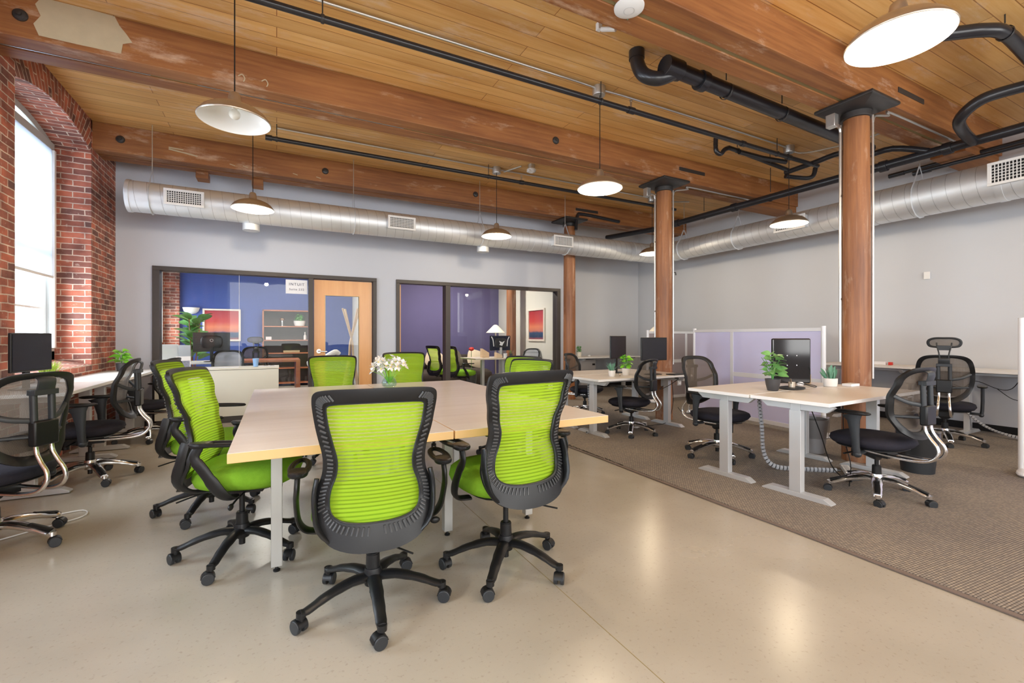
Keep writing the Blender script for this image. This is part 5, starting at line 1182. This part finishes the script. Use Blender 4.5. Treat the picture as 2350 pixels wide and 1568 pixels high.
# ------------------------------------------------------------------ right glazed office
t = thing('sofa', 'dark brown sofa along the violet wall in the right office', 'sofa', (2.75, 10.0, 0))
m = MB(); m.pad((1.0, .45, .03), 2.0, .85, .40, 6, 36); m.build('seat', 'sofa', t)
m = MB(); m.pad((1.0, .80, .40), 2.0, .24, .34, 5, 36); m.build('backrest', 'sofa', t)
for x, rz_, m_, lab in ((3.32, 25, 'cushion', 'cream cushion standing on its corner on the sofa'), (3.78, -15, 'cushion_b', 'olive-brown cushion on the sofa beside the cream one'), (4.38, 15, 'cushion', 'cream cushion at the right of the sofa behind the table')):
    m = MB(); m.pad((0, 0, -.07), .46, .46, .14, 3.4, 28, ((0, .3), (.2, .72), (.5, 1), (.8, .72), (1, .3))); o = simple('cushion', lab, 'cushion', m, m_, (x, 10.42, .65)); o.rotation_euler = (R(68), R(rz_), 0)
GO = 'green mesh chairs in the right office'
dup(g0, 'green mesh chair inside the right office, left of the black mullion', (3.20, 9.50, 0), R(-72), GO)
dup(g0, 'green mesh chair inside the right office, right of the black mullion', (3.42, 8.95, 0), R(-80), GO)
t = thing('standing_desk', 'pale maple desk with silver leg inside the right office', 'desk', (3.62, 8.62, 0), R(4))
B(0, 1.0, 0, .75, .71, .74).build('top', 'maple', t, .002, smooth=0)
for x in (.35, .85): 
    m = MB(); m.box(x-.03, x+.03, .33, .41, .03, .71); m.box(x-.035, x+.035, .05, .70, 0, .035); m.build('leg', 'silver', t, .003, smooth=0)
t = monitor('glossy dark monitor with a pale arrow mark seen from behind in the right office', (4.33, 8.95), R(186), .52, .32, .741, .31, back='screen', stand=True)
m = MB(); m.add([(x, .064, z) for x, z in ((-.09, .36), (-.02, .33), (.06, .36), (.03, .31), (.05, .27), (-.02, .25), (-.05, .30))], [tuple(range(7))]); m.build('arrow_mark', 'paper', t, smooth=0)
for a in (-1, 1):
    m = MB(); m.sweep(spline([(a*.23, .026, .45), (a*.19, .026, .38), (a*.17, .026, .24)], 4), .012, .002, 6, up=(0, 1, 0)); m.build('pale_stripe', 'paper', t)  # pale curved stripe down each side of the casing
for x, y_, w_, h_, lab in ((4.0, 9.02, .17, .17, 'slanted pale wooden file holder on the right office desk'), (4.22, 8.80, .14, .10, 'low pale wooden letter tray on the right office desk')):
    m = MB(); m.loft([[(-w_/2, -.05, 0), (w_/2, -.05, 0), (w_/2, .05, 0), (-w_/2, .05, 0)], [(-w_/2, -.05, h_*1.15), (w_/2, -.05, h_*.6), (w_/2, .05, h_*.6), (-w_/2, .05, h_*1.15)]]); simple('file_holder', lab, 'file holder', m, 'pine', (x, y_, .741), R(5), .002)
simple('mug', 'taupe mug on the right office desk', 'mug', MB().lathe([(0, 0), (.04, 0), (.042, .09), (.036, .09), (.034, .01), (0, .01)], n=20), 'panel_frame', (4.36, 8.74, .741))
t = thing('table_lamp', 'lamp with a wide cream cone shade in the right office', 'lamp', (4.90, 10.38, 0))
m = MB(); m.lathe([(0, 0), (.14, 0), (.14, .02), (.02, .03)], n=24); m.cyl((0, 0, .02), (0, 0, 1.36), .022); m.build('pole', 'brushed', t)
m = MB(); m.lathe([(.24, 1.29), (.05, 1.48), (.02, 1.49), (.02, 1.485), (.048, 1.475), (.237, 1.288)], n=32); m.build('lamp_shade', 'shade', t)
grey_chair('grey mesh chair inside the right office beside the timber column', (4.95, 8.85, 0), R(120), .93)
plant_leafy('tiny green plant in a dark pot on the right office desk', (4.55, 8.85, .741), .16, .05, 18, 'leaf', .08, .03, .04, 'potd', .02, .04, 61)
t = thing('potted_flower', 'small red flower in a pot behind the right office desk', 'flower', (4.05, 9.9, 0))
m = MB(); m.ball((0, 0, .90), .07, .06, .045, 8, 5); m.build('blossom', 'red', t)
m = MB(); m.cyl((0, 0, .3), (0, 0, .87), .006); m.build('stem', 'leaf', t); pot(t, .10, .13, .32, 'potd')
# linear lamps added out of view to light the offices
def added_office_lamp(lab, loc, p):
    t = thing('added_lamp', lab, 'added lamp', loc)
    m = MB(); m.box(-.5, .5, -.06, .06, 0, .05); m.build('housing', 'whitep', t, .004); B(-.48, .48, -.05, .05, -.004, 0).build('diffuser', 'bulb', t, smooth=0)
    m = MB(); m.cyl((-.4, 0, .05), (-.4, 0, CZ-loc[2]), .003, n=6); m.cyl((.4, 0, .05), (.4, 0, CZ-loc[2]), .003, n=6); m.build('suspension', 'black', t)
    o = area('lamp_light', (0, 0, -.02), (0, 0, 0), .9, .1, p, (1, .93, .85)); o.parent = t
added_office_lamp('slim linear lamp added out of view to light the left office', (.1, 10.4, 3.0), 60)
added_office_lamp('slim linear lamp added out of view to light the right office', (3.6, 9.5, 3.0), 70)
